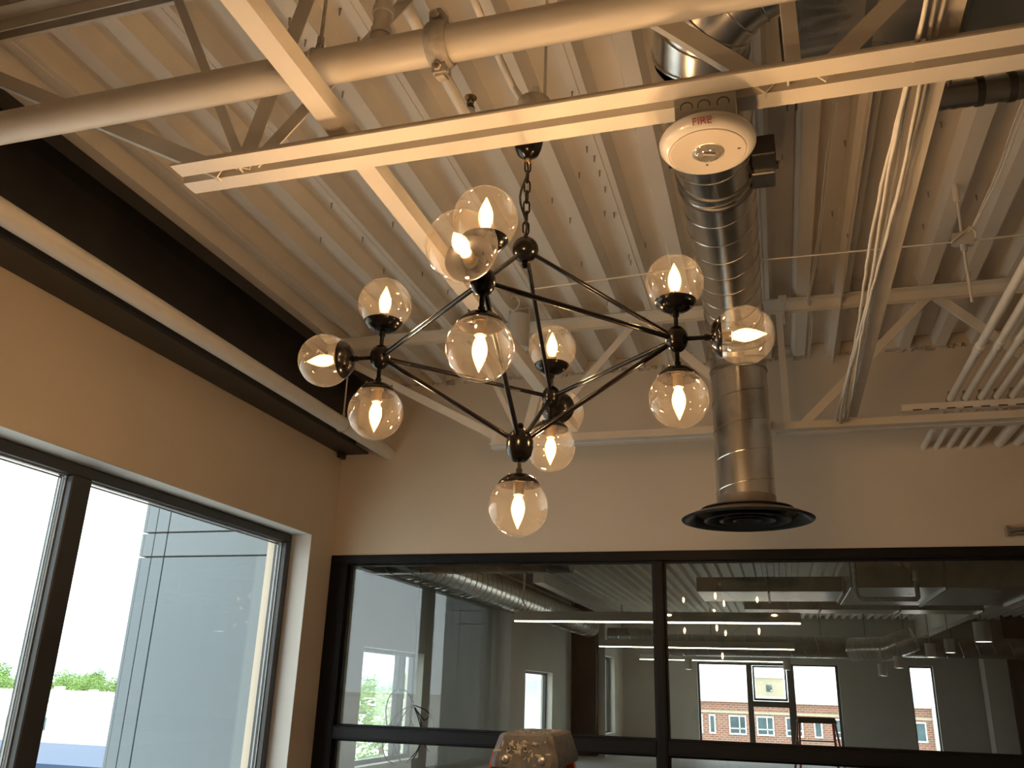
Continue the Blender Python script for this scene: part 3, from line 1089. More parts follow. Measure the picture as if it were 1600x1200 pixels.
MB().tube([(bcx.x, 4.955, 3.70), (bcx.x, 4.955, 3.83)], 0.006, 8).build('bolt', 'steel_paint', bc, smooth=True)
# diffuser
DZ = ZB
df = thing('round_diffuser', 'round black ceiling diffuser of nested rings under the duct drop', 'diffuser', (dx, dy, DZ - 0.1))
MB().lathe([(dr + 0.002, 0.02), (dr + 0.003, -0.018), (dr + 0.02, -0.038), (0.235, -0.060), (0.300, -0.078), (0.338, -0.096)], (dx, dy, DZ), (0, 0, 1), 64).build('cone', 'diffuser_top', df, smooth=True, angle=60)
MB().lathe([(0.338, -0.0955), (0.343, -0.099), (0.340, -0.104), (0.318, -0.108), (0.292, -0.096), (0.262, -0.078), (0.262, -0.074), (0.30, -0.082), (0.336, -0.0965)], (dx, dy, DZ), (0, 0, 1), 64).build('outer_ring', 'diffuser_black', df, smooth=True, angle=60)
for r0 in (0.225, 0.145, 0.075):
    MB().lathe([(r0, -0.106), (r0 - 0.012, -0.110), (r0 - 0.045, -0.088), (r0 - 0.060, -0.060), (r0 - 0.057, -0.058), (r0 - 0.040, -0.084), (r0 - 0.010, -0.104)],
               (dx, dy, DZ), (0, 0, 1), 56).build('ring', 'diffuser_black', df, smooth=True, angle=60)
MB().lathe([(0.0, -0.06), (0.24, -0.05), (0.24, -0.046), (0.0, -0.056)], (dx, dy, DZ), (0, 0, 1), 32).build('inner_plate', 'black_steel', df)

# ------------------------------------------------------------------ rectangular trunk duct behind the near joist
td = thing('trunk_duct', 'shiny wrinkled sheet metal trunk duct behind the near joist', 'duct', (1.6, 2.3, 3.5))
TY0, TY1, TZ0, TZ1 = 2.02, 2.50, 3.47, 3.80
for k, (a, b_) in enumerate(((0.16, 0.62), (0.62, 1.25), (1.25, 1.95), (1.95, 3.6))):
    MB().cbox(a, b_, TY0, TY1, TZ0, TZ1, 0.004).build('sheet_section', 'foil', td)
    fl = MB()
    for s in (-0.014, 0.014):
        fl.box(a + s - 0.004, a + s + 0.004, TY0 - 0.03, TY1 + 0.03, TZ0 - 0.035, TZ0)
        fl.box(a + s - 0.004, a + s + 0.004, TY0 - 0.03, TY0, TZ0, TZ1)
        fl.box(a + s - 0.004, a + s + 0.004, TY1, TY1 + 0.03, TZ0, TZ1)
    fl.build('flange', 'galvanized', td)
for xx in (0.36, 0.95, 1.6):
    hs = MB()
    hs.box(xx, xx + 0.03, TY0 - 0.006, TY0 - 0.003, TZ0 - 0.006, ZD - 0.002)
    hs.box(xx, xx + 0.03, TY0 - 0.006, TY1 + 0.006, TZ0 - 0.006, TZ0 - 0.003)
    hs.build('strap', 'galvanized_box', td)
fx = thing('flex_duct', 'dark foil flexible duct with straps above the near joist', 'duct', (1.4, 2.62, 3.62))
fz = 3.62
fy = at_z(1545, 141, fz).y
pts = [(0.62 + 0.02 * i, fy, fz) for i in range(0, 150)]
MB().tube(pts, [0.046 + 0.002 * (i % 2) for i in range(150)], 24).build('hose', 'galvanized_dull', fx, smooth=True, angle=80)
for xx in (0.80, 0.90):
    MB().lathe([(0.047, -0.012), (0.051, -0.012), (0.051, 0.012), (0.047, 0.012)], (xx, fy, fz), (1, 0, 0), 28).build('clamp', 'dark_box', fx, smooth=True)

# ------------------------------------------------------------------ cables
def cable(name, pts, r, label, mat='cable_white', sub=5, wob=0.0, group=None):
    P = [Vector(p) for p in pts]
    out = []
    for i in range(len(P) - 1):
        p0 = P[max(i - 1, 0)]
        p1, p2 = P[i], P[i + 1]
        p3 = P[min(i + 2, len(P) - 1)]
        for k in range(sub):
            tt = k / sub
            q = 0.5 * ((2 * p1) + (p2 - p0) * tt + (2 * p0 - 5 * p1 + 4 * p2 - p3) * tt * tt + (3 * p1 - p0 - 3 * p2 + p3) * tt ** 3)
            out.append(q + Vector((random.uniform(-wob, wob), 0, random.uniform(-wob, wob))))
    out.append(P[-1])
    o = MB().tube(out, r, 6).build(name, mat, None, smooth=True, angle=80)
    return tag(o, label, 'cable', group)


for k in range(5):
    ox = (k - 2) * 0.011
    pts = []
    for i in range(11):
        tt = i / 10
        yy = 1.0 + tt * 3.98
        pts.append((0.430 + ox + 0.010 * math.sin(tt * 11 + k * 1.3), yy, 3.104 - 0.012 * (k % 2) - 0.008 * math.sin(tt * 7 + k)))
    pts += [(0.44 + ox * 0.5, 5.0, 3.13), (0.45, 5.03, 3.16)]
    cable('bundle_cable', pts, 0.0055, 'thin white cable of the bundle tied along the bridging angle', wob=0.002, group='cables along the bridging angle')
for k in range(2):
    pts = [at_z(1303 + 5 * k, 160, 3.86), at_z(1290 + 5 * k, 260, 3.855), at_z(1282 + 3 * k, 340, 3.86), at_z(1269 + 3 * k, 430, 3.85), at_z(1262 + 2 * k, 470, 3.84), Vector((0.33 + .01 * k, 5.3, 3.86)), Vector((0.33 + .01 * k, 5.97, 3.86))]
    cable('deck_cable', pts, 0.004, 'thin white cable of the pair clipped along the deck beside the duct', wob=0.002, group='pair of cables along the deck')
gp = at_y(1504, 377, 3.9)
for k in range(2):
    pts = [at_z(1605 + 8 * k, 140, 3.80), at_z(1582 + 8 * k, 200, 3.78), at_z(1562 + 5 * k, 260, 3.76), at_y(1540 + 4 * k, 310, 3.75), at_y(1518 + 2 * k, 356, 3.88), gp + Vector((0.0, -0.02, 0.03))]
    cable('dropped_cable', pts, 0.004, 'thin white cable of the pair running to the hanging wire clip', wob=0.001, group='pair of cables to the wire clip')
gr = thing('wire_clip', 'white plastic clip holding crossed wires on a hanging rod', 'wire clip', tuple(gp))
c = MB()
c.bar(gp + Vector((-0.045, 0, 0.012)), gp + Vector((0.045, 0, 0.004)), 0.03, 0.055)
c.tube([gp + Vector((0, 0, -0.05)), gp + Vector((0, 0, 0.045))], 0.014, 10)
c.build('body', 'white_plastic', gr)
lo = MB()
lo.tube([gp + Vector((-0.05, -0.02, -0.01)), gp + Vector((-0.01, -0.028, 0.02)), gp + Vector((0.03, -0.026, 0.055)), gp + Vector((0.055, -0.02, 0.03)), gp + Vector((0.05, -0.018, 0.0))], 0.0045, 8)
lo.build('cable_loop', 'cable_white', gr, smooth=True, angle=80)
MB().tube([at_y(1496, 316, 3.9), gp], 0.006, 8).build('upper_rod', 'pipe_paint', gr, smooth=True)
MB().tube([gp, at_y(1519, 472, 3.9)], 0.006, 8).build('lower_rod', 'pipe_paint', gr, smooth=True)
up_ = at_y(1496, 316, 3.9)
MB().lathe([(0.0, 0.0), (0.016, 0.0), (0.016, 0.05), (0.010, UP - up_.z), (0.0, UP - up_.z)], up_, (0, 0, 1), 12).build('anchor', 'pipe_paint', gr, smooth=True)
tag(MB().tube([at_y(830, 452, 3.9), at_y(1120, 413, 3.9), gp, (XR, 3.9, gp.z + 0.01)], 0.0042, 6).build('catenary_wire', 'cable_white', smooth=True), 'taut thin white wire strung across the room behind the duct', 'wire')

# ------------------------------------------------------------------ conduits on the right with their strut
st = thing('strut_channel', 'white slotted strut on the far joist under the row of conduits', 'strut', (1.6, 5.0, 3.13))
b = MB()
b.box(0.745, 3.65, 4.975, 5.015, 3.128, 3.166)
b.build('channel', 'steel_paint', st)
for i in range(16):
    MB().box(0.80 + i * 0.085, 0.845 + i * 0.085, 4.972, 4.976, 3.128, 3.134).build('slot', 'black_steel', st)
for k in range(5):
    xk = 0.998 + 0.0765 * k
    o = thing('conduit', ('first', 'second', 'third', 'fourth', 'fifth')[k] + ' slim white conduit of the row, counted from the spiral duct', 'conduit', (xk, 5.0, 3.186), 'row of slim white conduits')
    MB().tube([(xk, 0.5, 3.187), (xk, D - 0.001, 3.187)], 0.0195, 16).build('tube', 'pipe_paint', o, smooth=True)
    yy = 4.22 - 0.05 * k
    MB().lathe([(0.0195, -0.04), (0.0235, -0.038), (0.0235, 0.038), (0.0195, 0.04)], (xk, yy, 3.187), (0, 1, 0), 16).build('coupling', 'pipe_paint', o, smooth=True)
    s_ = MB()
    s_.tube([(xk, yy - 0.02, 3.160), (xk, yy - 0.02, 3.150)], 0.005, 6)
    s_.tube([(xk, yy + 0.02, 3.160), (xk, yy + 0.02, 3.150)], 0.005, 6)
    s_.build('set_screws', 'screw_metal', o)
    cl = MB()
    cl.lathe([(0.0195, -0.012), (0.0225, -0.012), (0.0225, 0.012), (0.0195, 0.012)], (xk, 4.995, 3.187), (0, 1, 0), 16)
    cl.box(xk - 0.008, xk + 0.008, 4.985, 5.005, 3.207, 3.232)
    cl.build('clamp', 'screw_metal', o)
for k, xk in enumerate((1.447, 1.555)):
    o = MB().tube([(xk, 0.5, 3.20), (xk, D - 0.001, 3.20)], 0.034, 20).build('large_conduit', 'pipe_paint', smooth=True)
    tag(o, ('thicker white conduit next to the row of slim ones', 'outer thicker white conduit at the frame edge')[k], 'conduit')

# chrome bar fixed above the screen at the frame edge
cb = thing('chrome_rail', 'short chrome rail on a bracket above the glass screen', 'rail', (1.5, D - 0.03, 2.62))
MB().tube([(1.41, D - 0.05, 2.628), (1.95, D - 0.05, 2.628)], 0.014, 14).build('bar', 'chrome', cb, smooth=True)
MB().tube([(1.41, D - 0.03, 2.600), (1.95, D - 0.03, 2.600)], 0.007, 12).build('lower_bar', 'chrome', cb, smooth=True)
MB().cbox(1.392, 1.412, D - 0.07, D - 0.001, 2.588, 2.652, 0.003).build('bracket', 'chrome', cb)

# white cylinder spotlight on the far joist
so = at_y(811, 512, 4.75)
sl_ = thing('cylinder_spotlight', 'white cylinder spotlight with yoke hanging near the far joist', 'spotlight', tuple(so))
MB().lathe([(0.0, 0.085), (0.058, 0.085), (0.064, 0.078), (0.064, -0.135), (0.059, -0.140), (0.054, -0.130), (0.0, -0.12)], so, (0, 0, 1), 30).build('body', 'white_plastic', sl_, smooth=True)
yk = MB()
for s in (-1, 1):
    yk.box(so.x + s * 0.066 - 0.003, so.x + s * 0.066 + 0.003, so.y - 0.012, so.y + 0.012, so.z - 0.02, so.z + 0.125)
yk.box(so.x - 0.069, so.x + 0.069, so.y - 0.012, so.y + 0.012, so.z + 0.122, so.z + 0.128)
yk.build('yoke', 'white_plastic', sl_)
MB().cbox(so.x - 0.05, so.x + 0.0, so.y - 0.02, so.y + 0.02, so.z + 0.205, so.z + 0.285).build('driver_box', 'white_plastic', sl_)
MB().tube([so + Vector((0, 0, 0.126)), (so.x, so.y, ZD)], 0.008, 8).build('stem', 'white_plastic', sl_, smooth=True)
for k in range(3):
    lo = MB()
    pts = []
    for i in range(13):
        a = math.pi * i / 12
        pts.append(so + Vector((-0.02 - 0.012 * k + (-0.055 + 0.10 * (k == 2)) * math.sin(a), -0.015, 0.10 + 0.13 * i / 12)))
    lo.tube(pts, 0.0035, 6)
    lo.build('lead', 'cable_white', sl_, smooth=True, angle=80)

# screw tips poking through the deck
sc0 = None
spots = []
for px, py in [(515, 65), (555, 60), (345, 68), (352, 88), (470, 25), (552, 140), (588, 290), (520, 317), (530, 310), (778, 105), (775, 105), (914, 140), (945, 225), (920, 245),
               (905, 270), (945, 330), (975, 330), (895, 340), (960, 290), (860, 310), (558, 325), (700, 452), (660, 425), (630, 345), (690, 325), (600, 420), (985, 398), (905, 410),
               (950, 265), (1000, 405), (960, 470), (1313, 365), (1300, 330), (1447, 300), (1442, 350), (1525, 305), (1520, 425), (1470, 190), (1440, 205), (525, 15), (652, 30), (490, 60),
               (1320, 220), (1005, 380), (570, 370), (510, 370)]:
    p = at_z(px, py, ZD - 0.0)
    kx = (p.x - DX0) / PITCH
    fr_ = kx - math.floor(kx)
    z = UP if fr_ < 0.60 else ZD
    if z == UP:
        p = at_z(px, py, UP)
        kx = (p.x - DX0) / PITCH
        fx_ = (kx - math.floor(kx)) * PITCH
        fx_ = min(max(fx_, 0.03), 0.125)
        if 0.07 < fx_ < 0.085:
            fx_ = 0.09
    else:
        fx_ = 0.170
    spots.append((DX0 + math.floor(kx) * PITCH + fx_, p.y, z))
for q in spots:
    if sc0 is None:
        b = MB()
        b.lathe([(0.0038, 0.0), (0.0038, -0.022), (0.0018, -0.032), (0.0, -0.036)], (0, 0, 0), (0, 0, 1), 6)
        b.lathe([(0.0055, 0.0), (0.0055, -0.004), (0.004, -0.006)], (0, 0, 0), (0, 0, 1), 6)
        sc0 = b.build('screw_tip', 'screw_metal')
        o = sc0
    else:
        o = sc0.copy()
        COL.objects.link(o)
    o.location = q
    tag(o, 'small screw tip poking down through the ribbed roof deck', 'screw', 'screw tips in the roof deck')


# ------------------------------------------------------------------ step ladders
def ladder(name, label, fc, ang, top_z, cap_w, cap_l, mat_rail, mat_cap, splashed):
    """fc: centre of the cap in plan; cap_l runs along ang; rails splay across it"""
    t = thing(name, label, 'ladder', (fc[0], fc[1], 0))
    ca_, sa_ = math.cos(ang), math.sin(ang)

    def W(l, s, z):
        return Vector((fc[0] + l * ca_ - s * sa_, fc[1] + l * sa_ + s * ca_, z))
    h = 0.092
    L2, W2 = cap_l / 2, cap_w / 2
    b = MB()
    rings = []
    for z, gl, gw in ((top_z - h, 0.012, 0.010), (top_z - h + 0.02, 0.008, 0.012), (top_z - 0.022, -0.006, -0.004), (top_z - 0.007, -0.011, -0.009), (top_z, -0.020, -0.018)):
        l, s = L2 + gl, W2 + gw
        c_ = 0.018
        rings.append([W(a, d, z) for a, d in ((-l + c_, -s), (l - c_, -s), (l, -s + c_), (l, s - c_), (l - c_, s), (-l + c_, s), (-l, s - c_), (-l, -s + c_))])
    vs = [p for r in rings for p in r]
    fs_ = []
    for i in range(len(rings) - 1):
        for k in range(8):
            fs_.append((i * 8 + k, i * 8 + (k + 1) % 8, (i + 1) * 8 + (k + 1) % 8, (i + 1) * 8 + k))
    fs_.append(tuple(range((len(rings) - 1) * 8, len(rings) * 8)))
    fs_.append(tuple(range(8))[::-1])
    b.add(vs, fs_)
    cap = b.build('top_cap', mat_cap, t, smooth=True, angle=25)
    for e_ in (-1, 1):
        for s in (-0.055, 0.052):
            MB().lathe([(0.011, 0.0), (0.010, 0.004), (0.005, 0.007), (0.0, 0.008)], W(e_ * (L2 + 0.009), s, top_z - h + 0.022), (e_ * ca_, e_ * sa_, 0), 10).build('rivet', 'ladder_metal', cap, smooth=True)
    if splashed:
        for s in (-0.005, 0.045):
            MB().lathe([(0.004, 0.002), (0.0075, 0.003), (0.0085, 0.0)], W(-(L2 + 0.002), s, top_z - 0.042), (-ca_, -sa_, 0), 10).build('screw_boss', 'ladder_metal', cap, smooth=True)
        sp_ = MB()
        random.seed(21)
        for k in range(34):
            s = random.uniform(-W2 + 0.005, W2 - 0.005)
            if k < 16:
                s = random.uniform(-0.02, 0.07)
            z = top_z - random.uniform(0.020, h - 0.006)
            fr2 = (top_z - z) / h
            l = -(L2 - 0.006 + 0.014 * fr2) - 0.0030
            a0 = random.uniform(0, 3)
            n = 13
            ra, rb = random.choice(((0.004, 0.018), (0.014, 0.006), (0.009, 0.012), (0.003, 0.005), (0.003, 0.004)))
            cen = W(l - 0.0016, s, z)
            vs = [cen]
            for i in range(n):
                a = a0 + 2 * math.pi * i / n
                q = random.uniform(0.3, 1.25)
                vs.append(W(l + 0.0014, s + ra * q * math.cos(a), z + rb * q * math.sin(a)))
            sp_.add(vs, [(0, 1 + (i + 1) % n, 1 + i) for i in range(n)])
        for k in range(26):
            l, s = random.uniform(-L2 + .01, L2 - .02), random.uniform(-W2 + 0.03, W2 - 0.03)
            n = 8
            ra = random.uniform(0.004, 0.016)
            vs = [W(l, s, top_z + 0.0022)]
            for i in range(n):
                a = 2 * math.pi * i / n
                q = random.uniform(0.5, 1.1)
                vs.append(W(l + ra * q * math.cos(a), s + ra * 0.6 * q * math.sin(a), top_z + 0.0004))
            sp_.add(vs, [(0, 1 + i, 1 + (i + 1) % n) for i in range(n)])
        so_ = sp_.build('plaster_splashes', 'dry_mud', cap, smooth=True, angle=80)
        so_['kind'] = 'stuff'
        so_['label'] = 'dried pale plaster splashes'
        random.seed(7)
    zt = top_z - h + 0.03
    spread = 0.42
    for e_ in (-1, 1):
        for s in (-1, 1):
            l0 = e_ * (L2 - 0.012)
            s0 = s * (W2 - 0.026)
            wd = 0.066 if s > 0 else 0.040
            p0 = W(l0, s0, zt)
            p1 = W(e_ * (L2 + 0.10), s * (spread + (0.0 if s > 0 else -0.02)), 0.02)
            r = MB()
            r.bar(p0, p1, 0.006, wd, up=(-sa_ * s, ca_ * s, 0))
            d_ = (p1 - p0).normalized()
            for q in (-1, 1):
                off = Vector((-sa_, ca_, 0)) * (q * (wd / 2 - 0.003)) - Vector((ca_, sa_, 0)) * (e_ * 0.012)
                r.bar(p0 + off, p1 + off, 0.026, 0.006, up=(-sa_ * s, ca_ * s, 0))
            ro = r.build('rail', mat_rail, t)
            MB().bar(p1 + d_ * -0.05, p1 + Vector((0, 0, -0.019)), 0.04, wd + 0.012, up=(-sa_ * s, ca_ * s, 0)).build('foot', 'ladder_black', ro)
            MB().lathe([(0.008, 0.0), (0.007, 0.004), (0.0, 0.006)], p0 + d_ * 0.055 + Vector((ca_, sa_, 0)) * e_ * 0.004, (e_ * ca_, e_ * sa_, 0), 8).build('rivet', 'ladder_metal', ro)
    nst = 4
    for i in range(nst):
        z = 0.30 + i * (top_z - 0.45) / nst
        q = 1 - (z - 0.02) / (zt - 0.02)
        sc_ = (W2 - 0.026) + (spread - (W2 - 0.026)) * q
        half = L2 - 0.012 + 0.112 * q
        MB().bar(W(-half, sc_, z), W(half, sc_, z), 0.075, 0.022).build('step', 'ladder_metal', t)
        if i % 2 == 0:
            MB().bar(W(-half, -sc_, z), W(half, -sc_, z), 0.03, 0.012).build('rear_brace', 'ladder_metal', t)
    for e_ in (-1, 1):
        z = top_z * 0.52
        q = 1 - (z - 0.02) / (zt - 0.02)
        sc_ = (W2 - 0.026) + (spread - (W2 - 0.026)) * q
        half = L2 - 0.012 + 0.112 * q
        MB().bar(W(e_ * half, -sc_, z), W(e_ * half, sc_, z), 0.004, 0.022).build('spreader', 'ladder_metal', t)
        MB().bar(W(e_ * (L2 - 0.02), -0.025, zt), W(e_ * (L2 + 0.0), -0.025, zt - 0.18), 0.004, 0.022, up=(-sa_, ca_, 0)).build('stay', 'ladder_metal', t)
    return t


fa = at_y(818, 1149, 2.60)
fb = at_y(858, 1140, 3.02)
ang = math.atan2(fb.y - fa.y, fb.x - fa.x)
ln = (Vector((fb.x - fa.x, fb.y - fa.y))).length
ladder('step_ladder', 'orange step ladder with a plaster splashed grey top cap', ((fa.x + fb.x) / 2, (fa.y + fb.y) / 2), ang, 1.482, 0.178, min(ln, 0.40), 'ladder_orange', 'cap_plastic', True)
ladder('step_ladder', 'orange step ladder with black top standing in the office by the far window', (0.50, 16.0), math.radians(8), 1.335, 0.20, 0.60, 'ladder_orange', 'ladder_black', False)

# ------------------------------------------------------------------ the open office beyond the screen
struct(MB().box(-4.95, BX1 + 0.2, D + 0.12, BY1 + 0.3, -0.2, 0.0).box(BX0 - 0.3, -4.95, 9.0, BY1 + 0.3, -0.2, 0.0).build('floor_office', 'concrete'), 'floor of the open office')
struct(MB().box(BX1, BX1 + 0.2, D + 0.12, BY1, 0, ZD + 0.1).build('wall_office_right', 'back_room_paint'), 'grey wall of the open office')
struct(MB().box(XR + 0.15, BX1, D, D + 0.12, 0, ZD + 0.1).build('wall_office_front', 'back_room_paint'), 'grey wall of the open office')
# window wall of the office
OX = BX0
lw_ = [(11.55, 13.80, 2.12), (20.0, 22.55, 2.05)]
w = MB()
ys = [9.15] + [q for a, b_, h_ in lw_ for q in (a, b_)] + [25.0]
for i in range(0, len(ys), 2):
    w.box(OX - 0.3, OX, ys[i], ys[i + 1], 0, ZD + 0.1)
for a, b_, h_ in lw_:
    w.box(OX - 0.3, OX, a, b_, h_, ZD + 0.1)
    w.box(OX - 0.3, OX, a, b_, 0, 0.55)
wo = struct(w.build('wall_office_left', 'back_room_light_paint'), 'beige office wall with deep windows beyond the screen')
cw = MB()
cw.box(-4.95, XW - 0.36, D + 0.14, D + 0.26, 0, ZD + 0.3)
cw.box(-4.95, -4.80, D + 0.26, 9.0, 0, ZD + 0.3)
cw.box(OX - 0.3, -4.80, 9.0, 9.15, 0, ZD + 0.3)
struct(cw.build('wall_office_corner', 'back_room_paint'), 'office wall beside the window')


def office_window(name, a, b_, z0, z1, x, label, mullions=()):
    o = struct(empty(name, (x - 0.2, (a + b_) / 2, z0)), label)
    f = MB()
    f.box(x - 0.24, x - 0.16, a, a + 0.06, z0, z1)
    f.box(x - 0.24, x - 0.16, b_ - 0.06, b_, z0, z1)
    f.box(x - 0.24, x - 0.16, a + 0.06, b_ - 0.06, z1 - 0.06, z1)
    f.box(x - 0.24, x - 0.16, a + 0.06, b_ - 0.06, z0, z0 + 0.06)
    f.build('frame', 'window_frame_metal', o)
    for m_ in mullions:
        MB().box(x - 0.24, x - 0.16, m_ - 0.04, m_ + 0.04, z0 + 0.06, z1 - 0.06).build('mullion', 'window_frame_metal', o)
    MB().box(x - 0.205, x - 0.197, a + 0.05, b_ - 0.05, z0 + 0.05, z1 - 0.05).build('pane', 'pane_glass', o)
    return o


office_window('window_3', 11.55, 13.80, 0.55, 2.12, OX, 'office side window with a green tree outside', (13.20, 13.40))
office_window('window_4', 20.0, 22.55, 0.55, 2.05, OX, 'narrow office side window nearer the black column')
struct(MB().box(-5.6, -4.90, 24.7, 25.0, 0, ZD + 0.1).build('column_black', 'black_wall_paint'), 'black painted column in the office')
w = MB()
w.box(-5.0, -4.7, 25.0, 25.05, 0, ZD + 0.1)
w.box(-5.0, -4.7, 26.5, BY1, 0, ZD + 0.1)
w.box(-5.0, -4.7, 25.05, 26.5, 2.60, ZD + 0.1)
w.box(-5.0, -4.7, 25.05, 26.5, 0, 0.55)
struct(w.build('wall_office_recess', 'back_room_light_paint'), 'office wall behind the black column')
office_window('window_5', 25.05, 26.5, 0.55, 2.60, -4.7, 'slim office window right beside the black column')
# far wall with windows
fw = [(-2.44, 1.60, 0.15, 2.58), (3.50, 4.13, 0.15, 2.60)]
w = MB()
xs = [-5.0, fw[0][0], fw[0][1], fw[1][0], fw[1][1], BX1]
for i in range(0, 6, 2):
    w.box(xs[i], xs[i + 1], BY1, BY1 + 0.3, 0, ZD + 0.1)
for a, b_, z0, z1 in fw:
    w.box(a, b_, BY1, BY1 + 0.3, z1, ZD + 0.1)
    w.box(a, b_, BY1, BY1 + 0.3, 0, z0)
struct(w.build('wall_office_far', 'back_room_paint'), 'grey far wall of the office with tall windows')
fwin = struct(empty('window_6', (-0.4, BY1 + 0.2, 0.15)), 'wide far office window with an open vent and brick building outside')
f = MB()
a, b_, z0, z1 = fw[0]
yy0, yy1 = BY1 + 0.12, BY1 + 0.20
f.box(a, a + 0.06, yy0, yy1, z0, z1)
f.box(b_ - 0.08, b_, yy0, yy1, z0, z1)
f.box(a + 0.06, b_ - 0.08, yy0, yy1, z1 - 0.05, z1)
f.box(a + 0.06, b_ - 0.08, yy0, yy1, z0, z0 + 0.06)
f.build('frame', 'window_frame_metal', fwin)
MB().box(-1.0, -0.84, yy0 - 0.02, yy1, z0 + 0.06, z1 - 0.05).build('mullion', 'window_frame_metal', fwin)
MB().box(0.16, 0.36, yy0 - 0.02, yy1, z0 + 0.06, z1 - 0.05).build('mullion', 'window_frame_metal', fwin)
MB().box(-0.84, 0.16, yy0 - 0.02, yy1, 1.36, 1.52).build('transom', 'window_frame_metal', fwin)
vent = MB()
vent.box(-0.82, -0.77, yy0 - 0.04, yy0, 1.54, z1 - 0.06)
vent.box(0.09, 0.14, yy0 - 0.04, yy0, 1.54, z1 - 0.06)
vent.box(-0.77, 0.09, yy0 - 0.04, yy0, 1.54, 1.60)
vent.box(-0.77, 0.09, yy0 - 0.04, yy0, z1 - 0.11, z1 - 0.06)
vo = vent.build('vent_sash', 'window_frame_metal', fwin)
for q0, q1, r0, r1 in ((a + 0.05, -0.99, z0 + .05, z1 - .04), (0.35, b_ - 0.07, z0 + .05, z1 - .04), (-0.85, 0.17, z0 + .05, 1.37), (-0.85, 0.17, 1.51, z1 - .04)):
    MB().box(q0, q1, yy0 + 0.04, yy0 + 0.048, r0, r1).build('pane', 'pane_glass', fwin)
fw2 = struct(empty('window_7', (3.8, BY1 + 0.2, 0.15)), 'slim far office window beside the pale pier')
f = MB()
a, b_, z0, z1 = fw[1]
f.box(a, a + 0.04, yy0, yy1, z0, z1)
f.box(b_ - 0.04, b_, yy0, yy1, z0, z1)
f.box(a + 0.04, b_ - 0.04, yy0, yy1, z1 - 0.05, z1)
f.build('frame', 'window_frame_metal', fw2)
MB().box(a + 0.03, b_ - 0.03, yy0 + 0.04, yy0 + 0.048, z0, z1 - 0.04).build('pane', 'pane_glass', fw2)
struct(MB().box(5.30, 5.88, 27.2, 27.8, 0, 3.05).build('column_pale', 'back_room_light_paint'), 'pale pier at the end of the office')
struct(MB().box(5.86, BX1, 27.0, 27.15, 0, ZD + 0.1).build('wall_black', 'black_wall_paint'), 'black wall at the end of the office')


ofg = thing('office_girder', 'white steel girder carrying the office joists', 'beam', (3.75, 17, 3.4))
MB().box(3.70, 3.90, D + 0.13, BY1 - 0.01, 3.30, 3.32).build('bottom_flange', 'steel_paint', ofg)
MB().box(3.795, 3.805, D + 0.13, BY1 - 0.01, 3.32, ZD - 0.03).build('web', 'steel_paint', ofg)
MB().box(3.66, 3.90, D + 0.13, BY1 - 0.01, ZD - 0.03, ZD - 0.005).build('top_flange', 'steel_paint', ofg)


# pendants
def pendant(label, y, x0, x1, zb_):
    t = thing('linear_pendant', label, 'pendant light', (x0, y, zb_), 'linear pendants in the office')
    MB().cbox(x0, x1, y - 0.035, y + 0.035, zb_ + 0.018, zb_ + 0.155, 0.003).build('housing', 'back_room_light_paint', t)
    MB().box(x0 + 0.004, x1 - 0.004, y - 0.030, y + 0.030, zb_, zb_ + 0.018).build('diffuser', 'tube_glow', t)
    for xx in (x0 + 0.15, x1 - 0.15):
        MB().tube([(xx, y, zb_ + 0.155), (xx, y, ZD + 0.10)], 0.004, 6).build('suspension', 'cable_white', t)
    return t


pendant('nearest long linear pendant glowing along its underside behind the screen', 13.0, -3.83, 0.31, 2.585)
pendant('middle long linear pendant with a thin glowing underside', 20.3, -3.95, 0.31, 2.60)
pendant('farthest long linear pendant in front of the far window', 26.3, -3.92, 0.26, 2.56)
tag(cable('pendant_cord', [(-3.70, 12.99, 3.5), (-3.69, 12.97, 3.1), (-3.72, 12.96, 2.95), (-3.64, 12.96, 2.78)], 0.012, 'loose white cord dangling onto the nearest linear pendant'), None, 'cord')


# spiral ducts of the office
def round_duct(name, label, pts, r, mat='galvanized_dull', pitch=0.45):
    t = thing(name, label, 'duct', tuple(pts[0]))
    MB().tube(pts, r, 32).build('tube', mat, t, smooth=True, angle=30)
    for p, q in zip(pts, pts[1:]):
        p, q = Vector(p), Vector(q)
        d_ = (q - p)
        n = int(d_.length / pitch)
        if n >= 2:
            helix(p, d_, d_.length, pitch, r, 0.008).build('spiral_seam', 'galvanized', t, smooth=True)
    for f_ in (0.25, 0.85):
        c_ = Vector(pts[0]).lerp(Vector(pts[-1]), f_)
        MB().box(c_.x - 0.015, c_.x + 0.015, c_.y - 0.003, c_.y + 0.003, c_.z + r - 0.02, ZD + 0.10).build('hanger_strap', 'galvanized_dull', t)
    return t


z_ = 3.34
p0 = at_z(700, 897, z_)
p1 = at_z(925, 978, z_)
xm = (p0.x + p1.x) / 2
rdct = 0.30
round_duct('office_spiral_duct', 'large galvanized spiral duct running along the office towards the black column', [(xm, p0.y - 2.4, z_), (xm, min(p1.y, 24.5), z_)], rdct, 'galvanized', 0.28)
p0, p1 = at_y(640, 880, 8.6), at_y(893, 892, 8.6)
round_duct('office_cross_duct', 'dark round duct crossing just beyond the top of the screen', [(p0.x - 0.5, 8.6, 2.90), (p1.x, 8.6, 2.90)], 0.17, 'galvanized_dull', 0.25)
round_duct('office_far_duct', 'long spiral duct crossing the office in front of the far windows', [(-2.9, 24.6, 2.90), (1.75, 24.6, 2.90)], 0.28, 'galvanized_dull', 0.35)
round_duct('office_elbow_duct', 'bright spiral duct elbow angled upward at the end of the long duct', [(1.75, 24.5, 2.84), (2.55, 24.1, 2.86), (3.2, 23.9, 3.1)], 0.29, 'galvanized', 0.12)
